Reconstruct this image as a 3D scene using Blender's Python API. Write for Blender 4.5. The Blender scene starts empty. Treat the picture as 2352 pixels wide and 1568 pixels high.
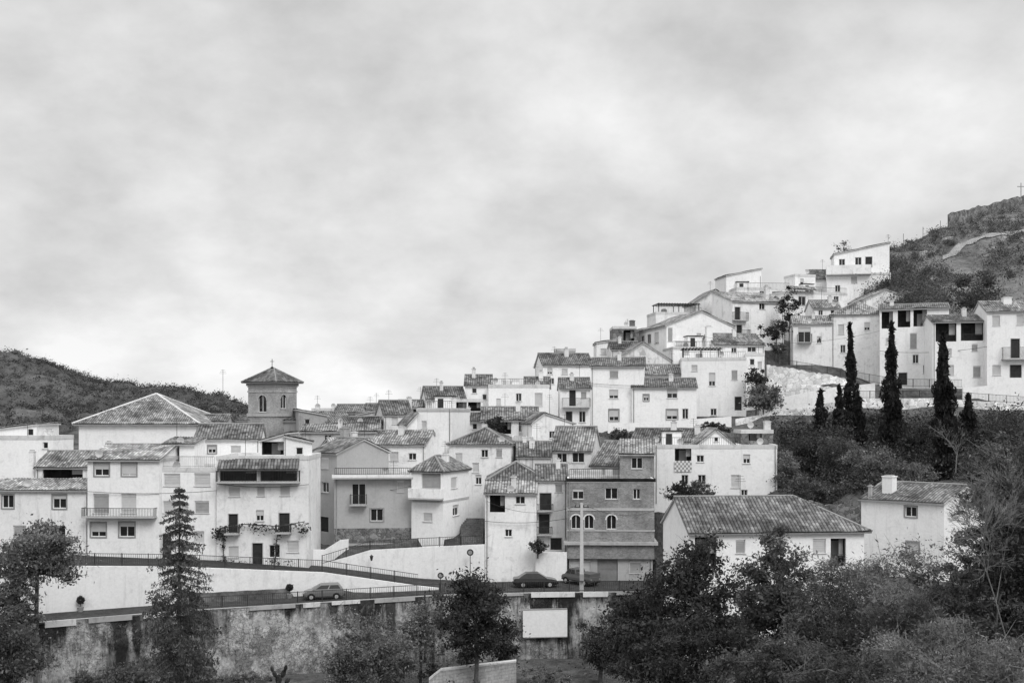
import bpy, math, random
import numpy as np
from mathutils import Vector, noise
random.seed(7); rng = np.random.default_rng(7)
S = bpy.context.scene; COL = S.collection
F = 2522.; CX = 1176.; HY = 950.; CZ = 20.
def P(px, py, Y): return Vector(((px-CX)/F*Y, Y, CZ-(py-HY)/F*Y))
def Q(px, Y, z): return Vector(((px-CX)/F*Y, Y, z))
def zof(py, Y): return CZ-(py-HY)/F*Y
ORG = {}
UP = Vector((0, 0, 1))

# ------------------------------------------------------------------ materials
class G:
    def __init__(s, nt): s.nt = nt
    def set(s, i, v):
        if isinstance(v, bpy.types.NodeSocket): s.nt.links.new(v, i)
        else: i.default_value = v
    def n(s, t, inp=None, **props):
        x = s.nt.nodes.new(t)
        for k, v in props.items(): setattr(x, k, v)
        for k, v in (inp or {}).items(): s.set(x.inputs[k], v)
        return x
    def m(s, op, a, b=0., c=0.):
        x = s.n('ShaderNodeMath', {0: a, 1: b, 2: c}, operation=op); return x.outputs[0]
    def noise(s, vec, scale, det=4., rough=.55, dist=0.):
        return s.n('ShaderNodeTexNoise', {'Vector': vec, 'Scale': scale, 'Detail': det, 'Roughness': rough, 'Distortion': dist}).outputs['Fac']
    def ramp(s, v, a, b, lo, hi):
        return s.n('ShaderNodeMapRange', {0: v, 1: a, 2: b, 3: lo, 4: hi}).outputs[0]
    def sc(s, vec, k):
        return s.n('ShaderNodeVectorMath', {0: vec, 1: k}, operation='MULTIPLY').outputs[0]
    def prod(s, *a):
        r = a[0]
        for b in a[1:]: r = s.m('MULTIPLY', r, b)
        return r
    def inv(s, a, k=1.): return s.m('SUBTRACT', 1., s.m('MULTIPLY', a, k))
def newmat(name, rough=.92, spec=.12):
    m = bpy.data.materials.new(name); m.use_nodes = True
    g = G(m.node_tree); b = m.node_tree.nodes['Principled BSDF']
    b.inputs['Roughness'].default_value = rough; b.inputs['Specular IOR Level'].default_value = spec
    g.b = b; g.pos = g.n('ShaderNodeNewGeometry').outputs['Position']
    g.rnd = g.n('ShaderNodeObjectInfo').outputs['Random']
    return m, g
def fin(g, val, bump=None, bs=.3, bd=.05):
    g.set(g.b.inputs['Base Color'], val)
    if bump is not None:
        g.set(g.b.inputs['Normal'], g.n('ShaderNodeBump', {'Height': bump, 'Strength': bs, 'Distance': bd}).outputs[0])
def plaster(name, v, stain):
    m, g = newmat(name)
    big = g.ramp(g.noise(g.pos, .22, 5., .62), .42, .70, 0., 1.)
    st = g.ramp(g.noise(g.sc(g.pos, (1.6, 1.6, .16)), 1.1, 5., .7, .3), .54, .72, 0., 1.)
    blot = g.ramp(g.noise(g.pos, .9, 6., .72, .4), .53, .66, 0., 1.)
    fine = g.noise(g.pos, 4., 4., .7)
    fin(g, g.prod(v, g.ramp(fine, .3, .7, .93, 1.06), g.inv(big, stain*.35), g.inv(st, stain*.8), g.inv(blot, stain*.65), g.ramp(g.rnd, 0., 1., .94, 1.03)), fine, .25, .04); return m
def plain(name, v, rough=.8, spec=.15, var=.25, scale=2.):
    m, g = newmat(name, rough, spec)
    fin(g, g.prod(v, g.ramp(g.noise(g.pos, scale, 3.), .3, .7, 1-var, 1+var))); return m
def tilemat(name, v):
    m, g = newmat(name, .95, .06)
    uv = g.n('ShaderNodeTexCoord').outputs['UV']
    x = g.n('ShaderNodeSeparateXYZ', {0: uv})
    fu = g.m('FLOOR', x.outputs[0]); fv = g.m('FLOOR', x.outputs[1])
    cell = g.n('ShaderNodeCombineXYZ', {0: fu, 1: fv, 2: g.m('MULTIPLY', g.rnd, 91.)}).outputs[0]
    wn = g.n('ShaderNodeTexWhiteNoise', {'Vector': cell}, noise_dimensions='3D').outputs[0]
    gut_shade = g.m('ABSOLUTE', g.m('SINE', g.m('MULTIPLY', x.outputs[0], math.pi)))  # crease shade between tile columns, painted into the tile colour
    row = g.m('FRACT', x.outputs[1])  # drives the painted shade line where one tile row overlaps the next
    lich = g.ramp(g.noise(g.pos, .6, 6., .68), .34, .66, .55, 1.45)
    dirt = g.inv(g.ramp(g.noise(g.pos, .28, 5., .65), .48, .66, 0., .55))
    fin(g, g.prod(v, g.ramp(wn, 0., 1., .58, 1.42), g.ramp(gut_shade, .05, .6, .30, 1.12), g.ramp(row, 0., .22, .55, 1.), lich, dirt, g.ramp(g.rnd, 0., 1., .75, 1.25)))
    return m
def leafmat(name, v, lo=.55, hi=1.5):
    m, g = newmat(name, .75, .1)
    gi = g.n('ShaderNodeNewGeometry').outputs['Random Per Island']
    val = g.prod(v, g.ramp(gi, 0., 1., lo, hi), g.ramp(g.noise(g.pos, .6, 4., .6), .35, .65, .5, 1.55)); fin(g, val)
    tr = g.n('ShaderNodeBsdfTranslucent', {'Color': val}); mx = g.n('ShaderNodeMixShader', {0: .35, 1: g.b.outputs[0], 2: tr.outputs[0]})
    g.nt.links.new(mx.outputs[0], g.nt.nodes['Material Output'].inputs['Surface']); return m
def brickmat(name, a, b, c, scale=1.):
    m, g = newmat(name)
    uv = g.n('ShaderNodeTexCoord').outputs['UV']
    br = g.n('ShaderNodeTexBrick', {'Vector': uv, 'Color1': (a, a, a, 1), 'Color2': (b, b, b, 1), 'Mortar': (c, c, c, 1), 'Scale': 1., 'Mortar Size': .012, 'Brick Width': .32*scale, 'Row Height': .12*scale})
    k = g.n('ShaderNodeRGBToBW', {0: br.outputs[0]}).outputs[0]
    fin(g, g.prod(k, g.ramp(g.noise(g.pos, .5, 6., .65), .3, .7, .7, 1.3), g.ramp(g.noise(g.pos, 5., 4.), .3, .7, .8, 1.2))); return m
def stonemat(name, v, sc=1.6, lo=.4, var=.35):
    m, g = newmat(name)
    wp = g.n('ShaderNodeVectorMath', {0: g.pos, 1: g.n('ShaderNodeTexNoise', {'Vector': g.pos, 'Scale': 2., 'Detail': 3.}).outputs['Color']}, operation='ADD').outputs[0]
    vo = g.n('ShaderNodeTexVoronoi', {'Vector': wp, 'Scale': sc}, feature='DISTANCE_TO_EDGE').outputs['Distance']
    vc = g.n('ShaderNodeRGBToBW', {0: g.n('ShaderNodeTexVoronoi', {'Vector': wp, 'Scale': sc}).outputs['Color']}).outputs[0]
    fin(g, g.prod(v, g.ramp(vo, .0, .09, lo, 1.), g.ramp(vc, .2, .8, 1-var, 1+var), g.ramp(g.noise(g.pos, .4, 6., .65), .3, .7, .65, 1.3)), vo, .5, .1); return m
def stainwall(name):
    m, g = newmat(name)
    x = g.n('ShaderNodeSeparateXYZ', {0: g.n('ShaderNodeTexCoord').outputs['UV']})
    h = g.m('SUBTRACT', 2.9, x.outputs[1])
    wob = g.ramp(g.noise(g.sc(g.pos, (1., 1., .12)), .5, 4., .6), .35, .65, -2.6, 1.8)
    top = g.ramp(g.m('ADD', h, wob), .0, 2.6, 1., .0)
    sv = g.noise(g.sc(g.pos, (1., 1., .13)), .62, 8., .74, .3)
    mask = g.ramp(g.noise(g.pos, .13, 4., .6), .38, .62, -.13, .13)
    st = g.ramp(g.m('ADD', g.m('ADD', sv, mask), g.m('MULTIPLY', top, .10)), .54, .67, 0., 1.)
    pale = g.ramp(g.noise(g.sc(g.pos, (1., 1., .8)), .38, 8., .75, .15), .46, .54, 0., 1.)
    mid = g.ramp(g.noise(g.pos, .9, 8., .8, .1), .34, .66, .5, 1.25)
    fine = g.noise(g.pos, 4., 6., .85)
    wp = g.n('ShaderNodeVectorMath', {0: g.pos, 1: g.n('ShaderNodeTexNoise', {'Vector': g.pos, 'Scale': 2., 'Detail': 3.}).outputs['Color']}, operation='ADD').outputs[0]
    vo = g.n('ShaderNodeTexVoronoi', {'Vector': wp, 'Scale': 2.8}, feature='DISTANCE_TO_EDGE').outputs['Distance']
    masonry = g.ramp(g.m('ADD', g.noise(g.pos, .23, 3.), g.ramp(h, 1., 6., -.06, .09)), .50, .53, 0., 1.)
    mas = g.inv(g.m('MULTIPLY', masonry, g.ramp(vo, 0., .10, .65, 0.)))
    base = g.m('ADD', .27, g.m('MULTIPLY', pale, .28))
    foot = g.ramp(h, 4.8, 7., 1., .6)
    fin(g, g.prod(base, mid, mas, foot, g.ramp(fine, .3, .7, .62, 1.32), g.inv(st, .87)), fine, .4, .06); return m
def groundmat(name, a, b, sc=.5, c=None):
    m, g = newmat(name, 1., .05)
    k = g.ramp(g.noise(g.pos, sc, 7., .72), .35, .65, a, b)
    if c: k = g.m('ADD', k, g.ramp(g.noise(g.sc(g.pos, (1., 1., 2.2)), sc*.9, 6., .6, .8), .56, .66, 0., c))
    fin(g, g.prod(k, g.ramp(g.noise(g.pos, sc*9, 5., .75), .3, .7, .6, 1.4)), g.noise(g.pos, sc*6, 5., .7), .8, .4); return m
M = {
 'W0': plaster('clean_whitewash', .91, .17), 'W1': plaster('whitewash', .89, .34), 'W2': plaster('weathered_whitewash', .79, .65),
 'G': plaster('grey_stucco', .40, .25), 'G1': plaster('light_grey_stucco', .46, .16), 'G2': plaster('pale_grey_stucco', .52, .4), 'CC': plaster('concrete', .46, .5),
 'WW': plaster('whitewashed_retaining_wall', .88, .22),
 'BR': brickmat('brick', .19, .28, .32), 'TB': brickmat('tower_brick', .29, .37, .41), 'BL': brickmat('block_wall', .36, .44, .22, 2.2),
 'ST': stonemat('rubble_stone', .20), 'SL': stonemat('rough_whitewash', .78, 1.3, .66, .18), 'SD': stonemat('plinth_stone', .20, 2.4),
 'RT': stainwall('stained_render'),
 'T1': tilemat('roof_tile', .205), 'T2': tilemat('dark_roof_tile', .15), 'T3': tilemat('pale_roof_tile', .26),
 'RD': plaster('ridge_mortar', .28, .3), 'EV': plaster('eaves_plaster', .5, .3),
 'GL': plain('window_glass', .02, .12, .5, .3), 'FW': plain('white_frame', .72, .5, .2, .06), 'FG': plain('grey_surround', .30, .8, .1, .12),
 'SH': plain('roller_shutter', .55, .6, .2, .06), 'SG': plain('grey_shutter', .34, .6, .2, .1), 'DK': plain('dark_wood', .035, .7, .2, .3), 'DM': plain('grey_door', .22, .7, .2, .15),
 'IN': plain('painted_shade_interior', .065, 1., .05, .3), 'RL': plain('iron_rail', .04, .6, .3, .2), 'CO': plaster('coping', .66, .4),  # IN: shade of the deep loggias put into a dark wall colour
 'AS': groundmat('asphalt', .05, .08, .3), 'KB': plaster('kerb_stone', .42, .4), 'PV': groundmat('paving', .16, .24, .6), 'TK': groundmat('pale_track', .24, .38, .5),
 'EA': groundmat('hillside_earth', .04, .14, .25), 'HG': groundmat('scrub_hill', .05, .12, .03), 'HR': groundmat('dry_hill', .09, .20, .10, .12), 'VG': groundmat('valley_ground', .04, .16, .4),
 'LD': leafmat('dark_leaves', .054), 'LM': leafmat('mid_leaves', .098), 'LL': leafmat('pale_leaves', .25), 'LX': leafmat('olive_leaves', .165), 'LC': leafmat('cypress_leaves', .030), 'LS': leafmat('spruce_needles', .105),
 'BK': plain('bark', .10, .95, .05, .4, 6.), 'BP': plain('pale_bark', .20, .9, .1, .3, 6.),
 'CG': plain('grey_car_paint', .15, .3, .5, .02), 'CB': plain('black_paint', .02, .2, .5, .02), 'CP': plain('dull_grey_paint', .10, .4, .4, .05),
 'TY': plain('tyre_rubber', .02, .9, .1, .2), 'RM': plain('wheel_rim', .4, .4, .5, .1), 'LP': plain('lamp_glass', .75, .2, .5, .05), 'CN': plaster('pole_concrete', .55, .3), 'SW': plaster('screen_white', .86, .08),
 'CU': plain('clutter', .3, .8, .1, .5, 1.), 'CL': plain('laundry', .75, .9, .05, .1), 'RK': plaster('pale_rock', .38, .6),
}

# ------------------------------------------------------------------ mesh helpers
def empty(name, loc, label, cat, group=None):
    o = bpy.data.objects.new(name, None); COL.objects.link(o); o.location = loc; o.empty_display_size = .3
    o['label'] = label; o['category'] = cat
    if group: o['group'] = group
    ORG[o.name] = Vector(loc); return o
def tag(o, label, cat, group=None):
    o['label'] = label; o['category'] = cat
    if group: o['group'] = group
    return o
def link(name, me, mats, parent, org):
    for m in mats: me.materials.append(M[m])
    o = bpy.data.objects.new(name, me); COL.objects.link(o)
    if parent: o.parent = parent; ORG[o.name] = ORG[parent.name]
    else: o.location = org; ORG[o.name] = Vector(org)
    return o
class MB:
    def __init__(s): s.v = []; s.f = []; s.m = []; s.uv = []
    def face(s, pts, m=0, uv=None):
        n = len(s.v); s.v += [tuple(p) for p in pts]; s.f.append(tuple(range(n, n+len(pts)))); s.m.append(m)
        s.uv += list(uv) if uv else [(0., 0.)]*len(pts)
    def box8(s, c, m=0):
        for q in ((0,1,3,2),(4,6,7,5),(0,4,5,1),(2,3,7,6),(0,2,6,4),(1,5,7,3)): s.face([c[i] for i in q], m)
    def fbox(s, fm, u0, u1, d0, d1, z0, z1, m=0):
        s.box8([fm(u, d, z) for z in (z0, z1) for d in (d0, d1) for u in (u0, u1)], m)
    def tube(s, p0, p1, r0, r1=None, n=6, m=0, cap=True):
        r1 = r0 if r1 is None else r1; p0 = Vector(p0); p1 = Vector(p1); d = p1-p0
        if d.length < 1e-6: return
        d.normalize(); a = d.orthogonal().normalized(); b = d.cross(a)
        R = [[p+(a*math.cos(2*math.pi*i/n)+b*math.sin(2*math.pi*i/n))*r for i in range(n)] for p, r in ((p0, r0), (p1, r1))]
        for i in range(n): j = (i+1) % n; s.face([R[0][i], R[0][j], R[1][j], R[1][i]], m)
        if cap: s.face(R[0][::-1], m); s.face(R[1], m)
    def lathe(s, c, prof, n=14, m=0):
        c = Vector(c)
        for (r0, z0), (r1, z1) in zip(prof, prof[1:]):
            for i in range(n):
                a, b = 2*math.pi*i/n, 2*math.pi*(i+1)/n
                s.face([c+Vector((r*math.cos(t), r*math.sin(t), z)) for r, z, t in ((r0, z0, a), (r0, z0, b), (r1, z1, b), (r1, z1, a))], m)
    def build(s, name, mats, parent=None, org=None, smooth=False):
        o = Vector(org) if org is not None else (ORG[parent.name] if parent else Vector(s.v[0]))
        me = bpy.data.meshes.new(name)
        me.from_pydata([(a-o.x, b-o.y, c-o.z) for a, b, c in s.v], [], s.f)
        me.polygons.foreach_set('material_index', s.m)
        uvl = me.uv_layers.new(name='UVMap'); uvl.data.foreach_set('uv', [x for p in s.uv for x in p])
        if smooth: me.polygons.foreach_set('use_smooth', [True]*len(s.f))
        me.update()
        return link(name, me, mats if isinstance(mats, (list, tuple)) else [mats], parent, o)
def qmesh(name, V, mat, parent=None, org=None):
    o = Vector(org) if org is not None else ORG[parent.name]
    N = len(V); me = bpy.data.meshes.new(name)
    me.vertices.add(4*N); me.vertices.foreach_set('co', (V-np.array(o)).astype(np.float32).ravel())
    me.loops.add(4*N); me.loops.foreach_set('vertex_index', np.arange(4*N, dtype=np.int32))
    me.polygons.add(N); me.polygons.foreach_set('loop_start', np.arange(0, 4*N, 4, dtype=np.int32))
    me.update(calc_edges=True); me.validate()
    return link(name, me, [mat], parent, o)
def leaves(C, size, stretch=.5, axis=(1, 1, 1), sig=.35):
    N = len(C); a = rng.normal(size=(N, 3))*np.array(axis); a /= np.linalg.norm(a, axis=1)[:, None]+1e-9
    b = np.cross(a, rng.normal(size=(N, 3))); b /= np.linalg.norm(b, axis=1)[:, None]+1e-9
    s = (size*rng.lognormal(0, sig, N))[:, None]
    return np.stack([C-a*s, C+b*s*stretch, C+a*s, C-b*s*stretch], axis=1)

# ------------------------------------------------------------------ roofs
def slope(mb, P0, e, s, L, top, p=.30, row=.42, m=0, me=1, amp=.07, thick=.13):
    n = e.cross(s).normalized()
    if n.z < 0: n = -n
    us = [t[0] for t in top]; vs = [t[1] for t in top]; vm = max(vs)
    nc = max(2, round(L/p)); pp = L/nc; nv = max(1, round(vm/row)); nu = nc*4
    pr = None
    for i in range(nu+1):
        u = L*i/nu; V = float(np.interp(u, us, vs)); h = amp*abs(math.sin(math.pi*u/pp))
        col = []
        for k in range(nv+1):
            v = V*k/nv; q = P0+e*u+s*v
            col.append((q+n*(h+.035+.13*noise.noise(q*.45)), (u/pp, v/row)))
        if pr:
            for k in range(nv):
                a, b, c, d = pr[k], col[k], col[k+1], pr[k+1]
                if (d[0]-a[0]).length+(c[0]-b[0]).length < 1e-4: continue
                mb.face([a[0], b[0], c[0], d[0]], m, [a[1], b[1], c[1], d[1]])
        pr = col
    poly = [(0., 0.), (L, 0.)]
    for t in top[::-1]:
        if abs(t[0]-poly[-1][0])+abs(t[1]-poly[-1][1]) > 1e-4 and abs(t[0])+abs(t[1]) > 1e-4: poly.append(t)
    up = [P0+e*u+s*v-n*.06 for u, v in poly]; lo = [q-n*thick for q in up]
    mb.face(lo[::-1], me)
    for i in range(len(poly)):
        j = (i+1) % len(poly); mb.face([lo[i], lo[j], up[j], up[i]], me)

# ------------------------------------------------------------------ houses
CTRL = []
GRP = 'houses of the hillside village'
def blk(R, pa, ya, pb, yb, top, base, D, roof=('flat',), mat='W1', wins=(), tm='T1', oh=.35, cat='house', name='white_house', ter=True, rm='RD'):
    A = Q(pa, ya, 0); B = Q(pb, yb, 0); zt = zof(top, ya); zb = base if base < 100 else zof(base, ya)
    e = (B-A).normalized(); W = (B-A).length; n = Vector((-e.y, e.x, 0))
    ym = (ya+yb)/2; rr = random.Random(int(pa*31+pb*7+top))
    def L(x, y, z): q = A+e*x+n*y; return Vector((q.x, q.y, z))
    new = isinstance(R, str)
    if new:
        R = empty(name, L(0, 0, zb), R, cat, GRP if cat == 'house' else None)
        if ter:
            for x in (0, W/2, W):
                for y in (0, D/2, D): q = L(x, y, 0); CTRL.append((q.x, q.y, zb))
    fm = {'f': lambda u, d, z: L(u, d, z), 'r': lambda u, d, z: L(W-d, u, z), 'l': lambda u, d, z: L(d, u, z), 'b': lambda u, d, z: L(u, D-d, z)}
    LEN = {'f': W, 'b': W, 'l': D, 'r': D}
    def loc(px, py, f='f', off=0.):
        t = Vector(((px-CX)/F, 1, 0))
        if f == 'f': s = (n.dot(A)+off)/n.dot(t)
        elif f == 'l': s = (e.dot(A)+off)/e.dot(t)
        else: s = (e.dot(A)+W-off)/e.dot(t)
        q = t*s-A; u = e.dot(q) if f == 'f' else n.dot(q)
        return u, zof(py, s)
    kind = roof[0]
    lowt = zt; zr = zt
    if kind in ('gable', 'hip', 'gh', 'front'): zr = zof(roof[1], ym+n.y*(D/2 if kind != 'front' else 0))
    elif kind == 'shed': zr = zof(roof[1], ym+n.y*D)
    elif kind == 'side': zr = zof(roof[1], yb); lowt = min(zt, zr)
    holes = {'f': [], 'l': [], 'r': [], 'b': []}; todo = []
    for w in wins:
        t = w[0]
        if t in 'wgshdDoOka':
            f = w[5] if len(w) > 5 else 'f'
            u0, z1 = loc(w[1], w[2], f); u1, z0 = loc(w[3], w[4], f)
            if u0 > u1: u0, u1 = u1, u0
            u0 = max(u0, .08); u1 = min(u1, LEN[f]-.08)
            if u1-u0 < .15: continue
            hole = z1 < lowt-.04 and z0 > zb-.3
            if not hole and z0 < lowt-.3 and kind in ('flat', 'gable', 'hip', 'shed', 'gh'): z1 = lowt-.06; hole = z0 > zb-.3
            if hole: holes[f].append((u0, u1, z0, z1, t))
            todo.append((t, f, u0, u1, z0, z1, hole))
    wb = MB(); zl = zb-1.5
    for f in 'flrb':
        wl = LEN[f]; ztop = lowt
        if f == 'b' and kind == 'shed': ztop = zr
        if kind == 'side':
            if f == 'l': ztop = zt
            if f == 'r': ztop = zr
        hs = holes[f]
        us = sorted({0., wl, *[h[0] for h in hs], *[h[1] for h in hs]}); zs = sorted({zl, ztop, *[h[2] for h in hs], *[h[3] for h in hs]})
        for a, b in zip(us, us[1:]):
            for c, d in zip(zs, zs[1:]):
                um, zm = (a+b)/2, (c+d)/2
                if any(h[0] < um < h[1] and h[2] < zm < h[3] for h in hs): continue
                wb.face([fm[f](a, 0, c), fm[f](b, 0, c), fm[f](b, 0, d), fm[f](a, 0, d)], 0, [(a, c), (b, c), (b, d), (a, d)])
        for h in hs:
            a, b, c, d = h[:4]; dp = .2
            for q in (((a, c), (b, c)), ((b, c), (b, d)), ((b, d), (a, d)), ((a, d), (a, c))):
                wb.face([fm[f](q[0][0], 0, q[0][1]), fm[f](q[1][0], 0, q[1][1]), fm[f](q[1][0], dp, q[1][1]), fm[f](q[0][0], dp, q[0][1])], 0)
            if h[4] == 'a':
                r = (b-a)/2; cx = (a+b)/2; cz = d-r
                for sg in (-1, 1):
                    pts = [(cx+sg*r, d)]+[(cx+sg*r*math.cos(t*math.pi/16), cz+r*math.sin(t*math.pi/16)) for t in range(9)]
                    wb.face([fm[f](u, .001, z) for u, z in pts], 0, pts)
    def tri(f, pts): wb.face([fm[f](u, 0, z) for u, z in pts], 0, pts)
    if kind in ('gable', 'gh'):
        tri('l', [(0, zt), (D, zt), (D/2, zr)])
        if kind == 'gable': tri('r', [(0, zt), (D, zt), (D/2, zr)])
    elif kind == 'front':
        fr = roof[2] if len(roof) > 2 else .5
        for f in 'fb': tri(f, [(0, zt), (W, zt), (W*fr, zr)])
    elif kind == 'shed':
        for f in 'lr': tri(f, [(0, zt), (D, zt), (D, zr)])
    elif kind == 'side':
        for f in 'fb': tri(f, [(0, lowt), (W, lowt), (W, zr) if zr > zt else (0, zt)])
    wb.build('wall', mat, R)
    rb = MB()
    def rid(a, b, r=.11): rb.tube(a, b, r, n=6, m=2)
    if kind == 'flat':
        rb.face([L(.02, .02, zt-.35), L(W-.02, .02, zt-.35), L(W-.02, D-.02, zt-.35), L(.02, D-.02, zt-.35)], 1)
        for a in ((-.04, W+.04, -.04, .22), (-.04, W+.04, D-.22, D+.04), (-.04, .22, .223, D-.223), (W-.22, W+.04, .223, D-.223)):
            rb.fbox(fm['f'], a[0], a[1], a[2], a[3], zt-.36, zt+.07, 2)
    elif kind in ('gable', 'gh'):
        h = zr-zt; hl = math.hypot(D/2, h); c, sn = D/2/hl, h/hl; V = hl+oh
        s1 = (n*c+UP*sn); s2 = (-n*c+UP*sn)
        a = (D/2) if kind == 'gh' else 0; x1 = oh if kind == 'gh' else .18
        Lr = W+.18+x1; aa = a+oh if kind == 'gh' else 0
        p1 = L(-.18, -oh*c, zt-oh*sn); p2 = L(-.18, D+oh*c, zt-oh*sn)
        tp = [(0, V), (Lr-aa, V), (Lr, 0)] if aa else [(0, V), (Lr, V)]
        slope(rb, p1, e, s1, Lr, tp); slope(rb, p2, e, s2, Lr, tp)
        if aa:
            s3 = (-e*c+UP*sn); p3 = L(W+oh, -oh*c, zt-oh*sn)
            slope(rb, p3, n, s3, D+2*oh*c, [(0, 0), (D/2+oh*c, V), (D+2*oh*c, 0)])
            rid(L(W-a, D/2, zr+.06), L(W+oh, -oh*c, zt-oh*sn+.04)); rid(L(W-a, D/2, zr+.06), L(W+oh, D+oh*c, zt-oh*sn+.04))
        rid(L(-.18, D/2, zr+.06), L(W+.18-(a+.18 if aa else 0), D/2, zr+.06))
    elif kind == 'hip':
        h = zr-zt; a = min(W, D)/2; hl = math.hypot(a, h); c, sn = a/hl, h/hl; V = hl+oh; o = oh*c; zz = zt-oh*sn
        Lx, Ly = W+2*o, D+2*o; ax = a+o
        tx = [(0, 0), (ax, V), (Lx-ax, V), (Lx, 0)] if Lx-ax > ax+.01 else [(0, 0), (Lx/2, V), (Lx, 0)]
        slope(rb, L(-o, -o, zz), e, n*c+UP*sn, Lx, tx); slope(rb, L(-o, D+o, zz), e, -n*c+UP*sn, Lx, tx)
        ty = [(0, 0), (ax, V), (Ly-ax, V), (Ly, 0)] if Ly-ax > ax+.01 else [(0, 0), (Ly/2, V), (Ly, 0)]
        slope(rb, L(W+o, -o, zz), n, -e*c+UP*sn, Ly, ty); slope(rb, L(-o, -o, zz), n, e*c+UP*sn, Ly, ty)
        k1, k2 = (L(a, D/2, zr+.05), L(W-a, D/2, zr+.05)) if W >= D else (L(W/2, a, zr+.05), L(W/2, D-a, zr+.05))
        rid(k1, k2); hr = roof[2] if len(roof) > 2 else .11
        if W >= D: cs = ((k1, -o, -o), (k1, -o, D+o), (k2, W+o, -o), (k2, W+o, D+o))
        else: cs = ((k1, -o, -o), (k2, -o, D+o), (k1, W+o, -o), (k2, W+o, D+o))
        for k, x, y in cs: rid(k, L(x, y, zz+.06), hr)
    elif kind == 'front':
        fr = roof[2] if len(roof) > 2 else .5; Ld = D+.3; h = zr-zt
        for sg, w_ in ((1, W*fr), (-1, W*(1-fr))):
            hl = math.hypot(w_, h); c, sn = w_/hl, h/hl
            p = L(-oh*c, -.15, zt-oh*sn) if sg > 0 else L(W+oh*c, -.15, zt-oh*sn)
            slope(rb, p, n, e*sg*c+UP*sn, Ld, [(0, hl+oh), (Ld, hl+oh)])
        rid(L(W*fr, -.15, zr+.06), L(W*fr, D+.15, zr+.06))
    elif kind == 'shed':
        h = zr-zt; hl = math.hypot(D, h); c, sn = D/hl, h/hl
        slope(rb, L(-.15, -oh*c, zt-oh*sn), e, n*c+UP*sn, W+.3, [(0, hl+oh+.1), (W+.3, hl+oh+.1)])
    elif kind == 'side':
        h = zr-zt; hl = math.hypot(W, h); s_ = (e*W+UP*h)/hl
        if h > 0: slope(rb, L(0, -.2, zt)-s_*.2, n, s_, D+.3, [(0, hl+.4), (D+.3, hl+.4)])
        else: slope(rb, L(W, -.2, zr)+s_*.2, n, -s_, D+.3, [(0, hl+.4), (D+.3, hl+.4)])
    RO = rb.build('roof', [tm, 'EV', 'CO' if kind == 'flat' else rm], R)
    if cat == 'house':
        g_ = fm['f']
        if W > 3 and rr.random() < .65:
            u = rr.choice((.22, W-.22)); b = MB(); b.tube(L(u, -.07, zb), L(u, -.07, lowt-.05), .045, n=5); b.build('drainpipe', rr.choice(('FG', 'DM', 'FG')), R)
        if kind in ('gable', 'shed') and W > 3 and not any(w[0] == 'c' for w in wins) and rr.random() < .6:
            u = W*rr.uniform(.15, .85); y = D*.35; b = MB(); hw = rr.uniform(.22, .34); z1 = zr+rr.uniform(.3, .8)
            b.fbox(g_, u-hw, u+hw, y-hw, y+hw, zt, z1); b.fbox(g_, u-hw-.06, u+hw+.06, y-hw-.06, y+hw+.06, z1, z1+.09); b.fbox(g_, u-hw*.6, u+hw*.6, y-hw*.6, y+hw*.6, z1+.09, z1+.3, 1); b.build('chimney', ['W2', 'FG'], RO)
        if not any(w[0] == 'm' for w in wins) and rr.random() < .55:
            u = W*rr.uniform(.1, .9); y = D*.5; b = MB(); z1 = zr+rr.uniform(1.2, 2.4)
            b.tube(L(u, y, zt-.2), L(u, y, z1), .028, n=4)
            for k in range(3): q = L(u, y, z1-.1-.22*k); b.tube(q-e*(.3+.1*k), q+e*(.3+.1*k), .016, n=4)
            b.build('antenna', 'RL', RO)
        if kind == 'flat' and W > 3.2 and D > 4.5 and ya > 118:
            k = rr.random()
            if k < .5:
                u = W*rr.choice((.12, .5)); b = MB(); hw = rr.uniform(1.6, 2.3); hh = rr.uniform(1.3, 1.9)
                b.fbox(g_, u, u+hw, D-2.6, D-.5, zt-.35, zt+hh); b.build('stair_hut', mat, R)
                b = MB(); b.fbox(g_, u-.15, u+hw+.15, D-2.75, D-.35, zt+hh+.003, zt+hh+.12); b.build('hut_roof', tm, R)
                b = MB(); b.fbox(g_, u+.4, u+1.1, D-2.66, D-2.603, zt-.3, zt+hh-.25); b.build('door', 'DK', R)
            elif k < .8:
                b = MB(); q = L(W*.3, D*.6, zt-.3); b.lathe(q, [(0, 0), (.5, 0), (.55, .3), (.5, 1.1), (.3, 1.25), (0, 1.3)], 10); b.build('water_tank', rr.choice(('FG', 'CO')), R)
            if k < .7:
                b = MB(); kk = int(W/.25); b.fbox(g_, .05, W-.05, .08, .11, zt+.85, zt+.9)
                for i in range(kk+1): u = .05+(W-.1)*i/kk; b.fbox(g_, u-.012, u+.012, .085, .105, zt+.07, zt+.848)
                b.build('terrace_railing', 'RL', R)
        if rr.random() < .4 and W > 3:
            u = W*rr.uniform(.1, .9); b = MB(); q = L(u, .3, zt+rr.uniform(.2, .6)); R_ = .38
            for i in range(12):
                a0, a1 = i*math.pi/6, (i+1)*math.pi/6
                b.face([q, q+Vector((R_*math.cos(a0), -.12, R_*math.sin(a0)+.06)), q+Vector((R_*math.cos(a1), -.12, R_*math.sin(a1)+.06))])
            b.tube(q, q-UP*.8, .025, n=4); b.build('satellite_dish', 'SH', RO)
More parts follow.
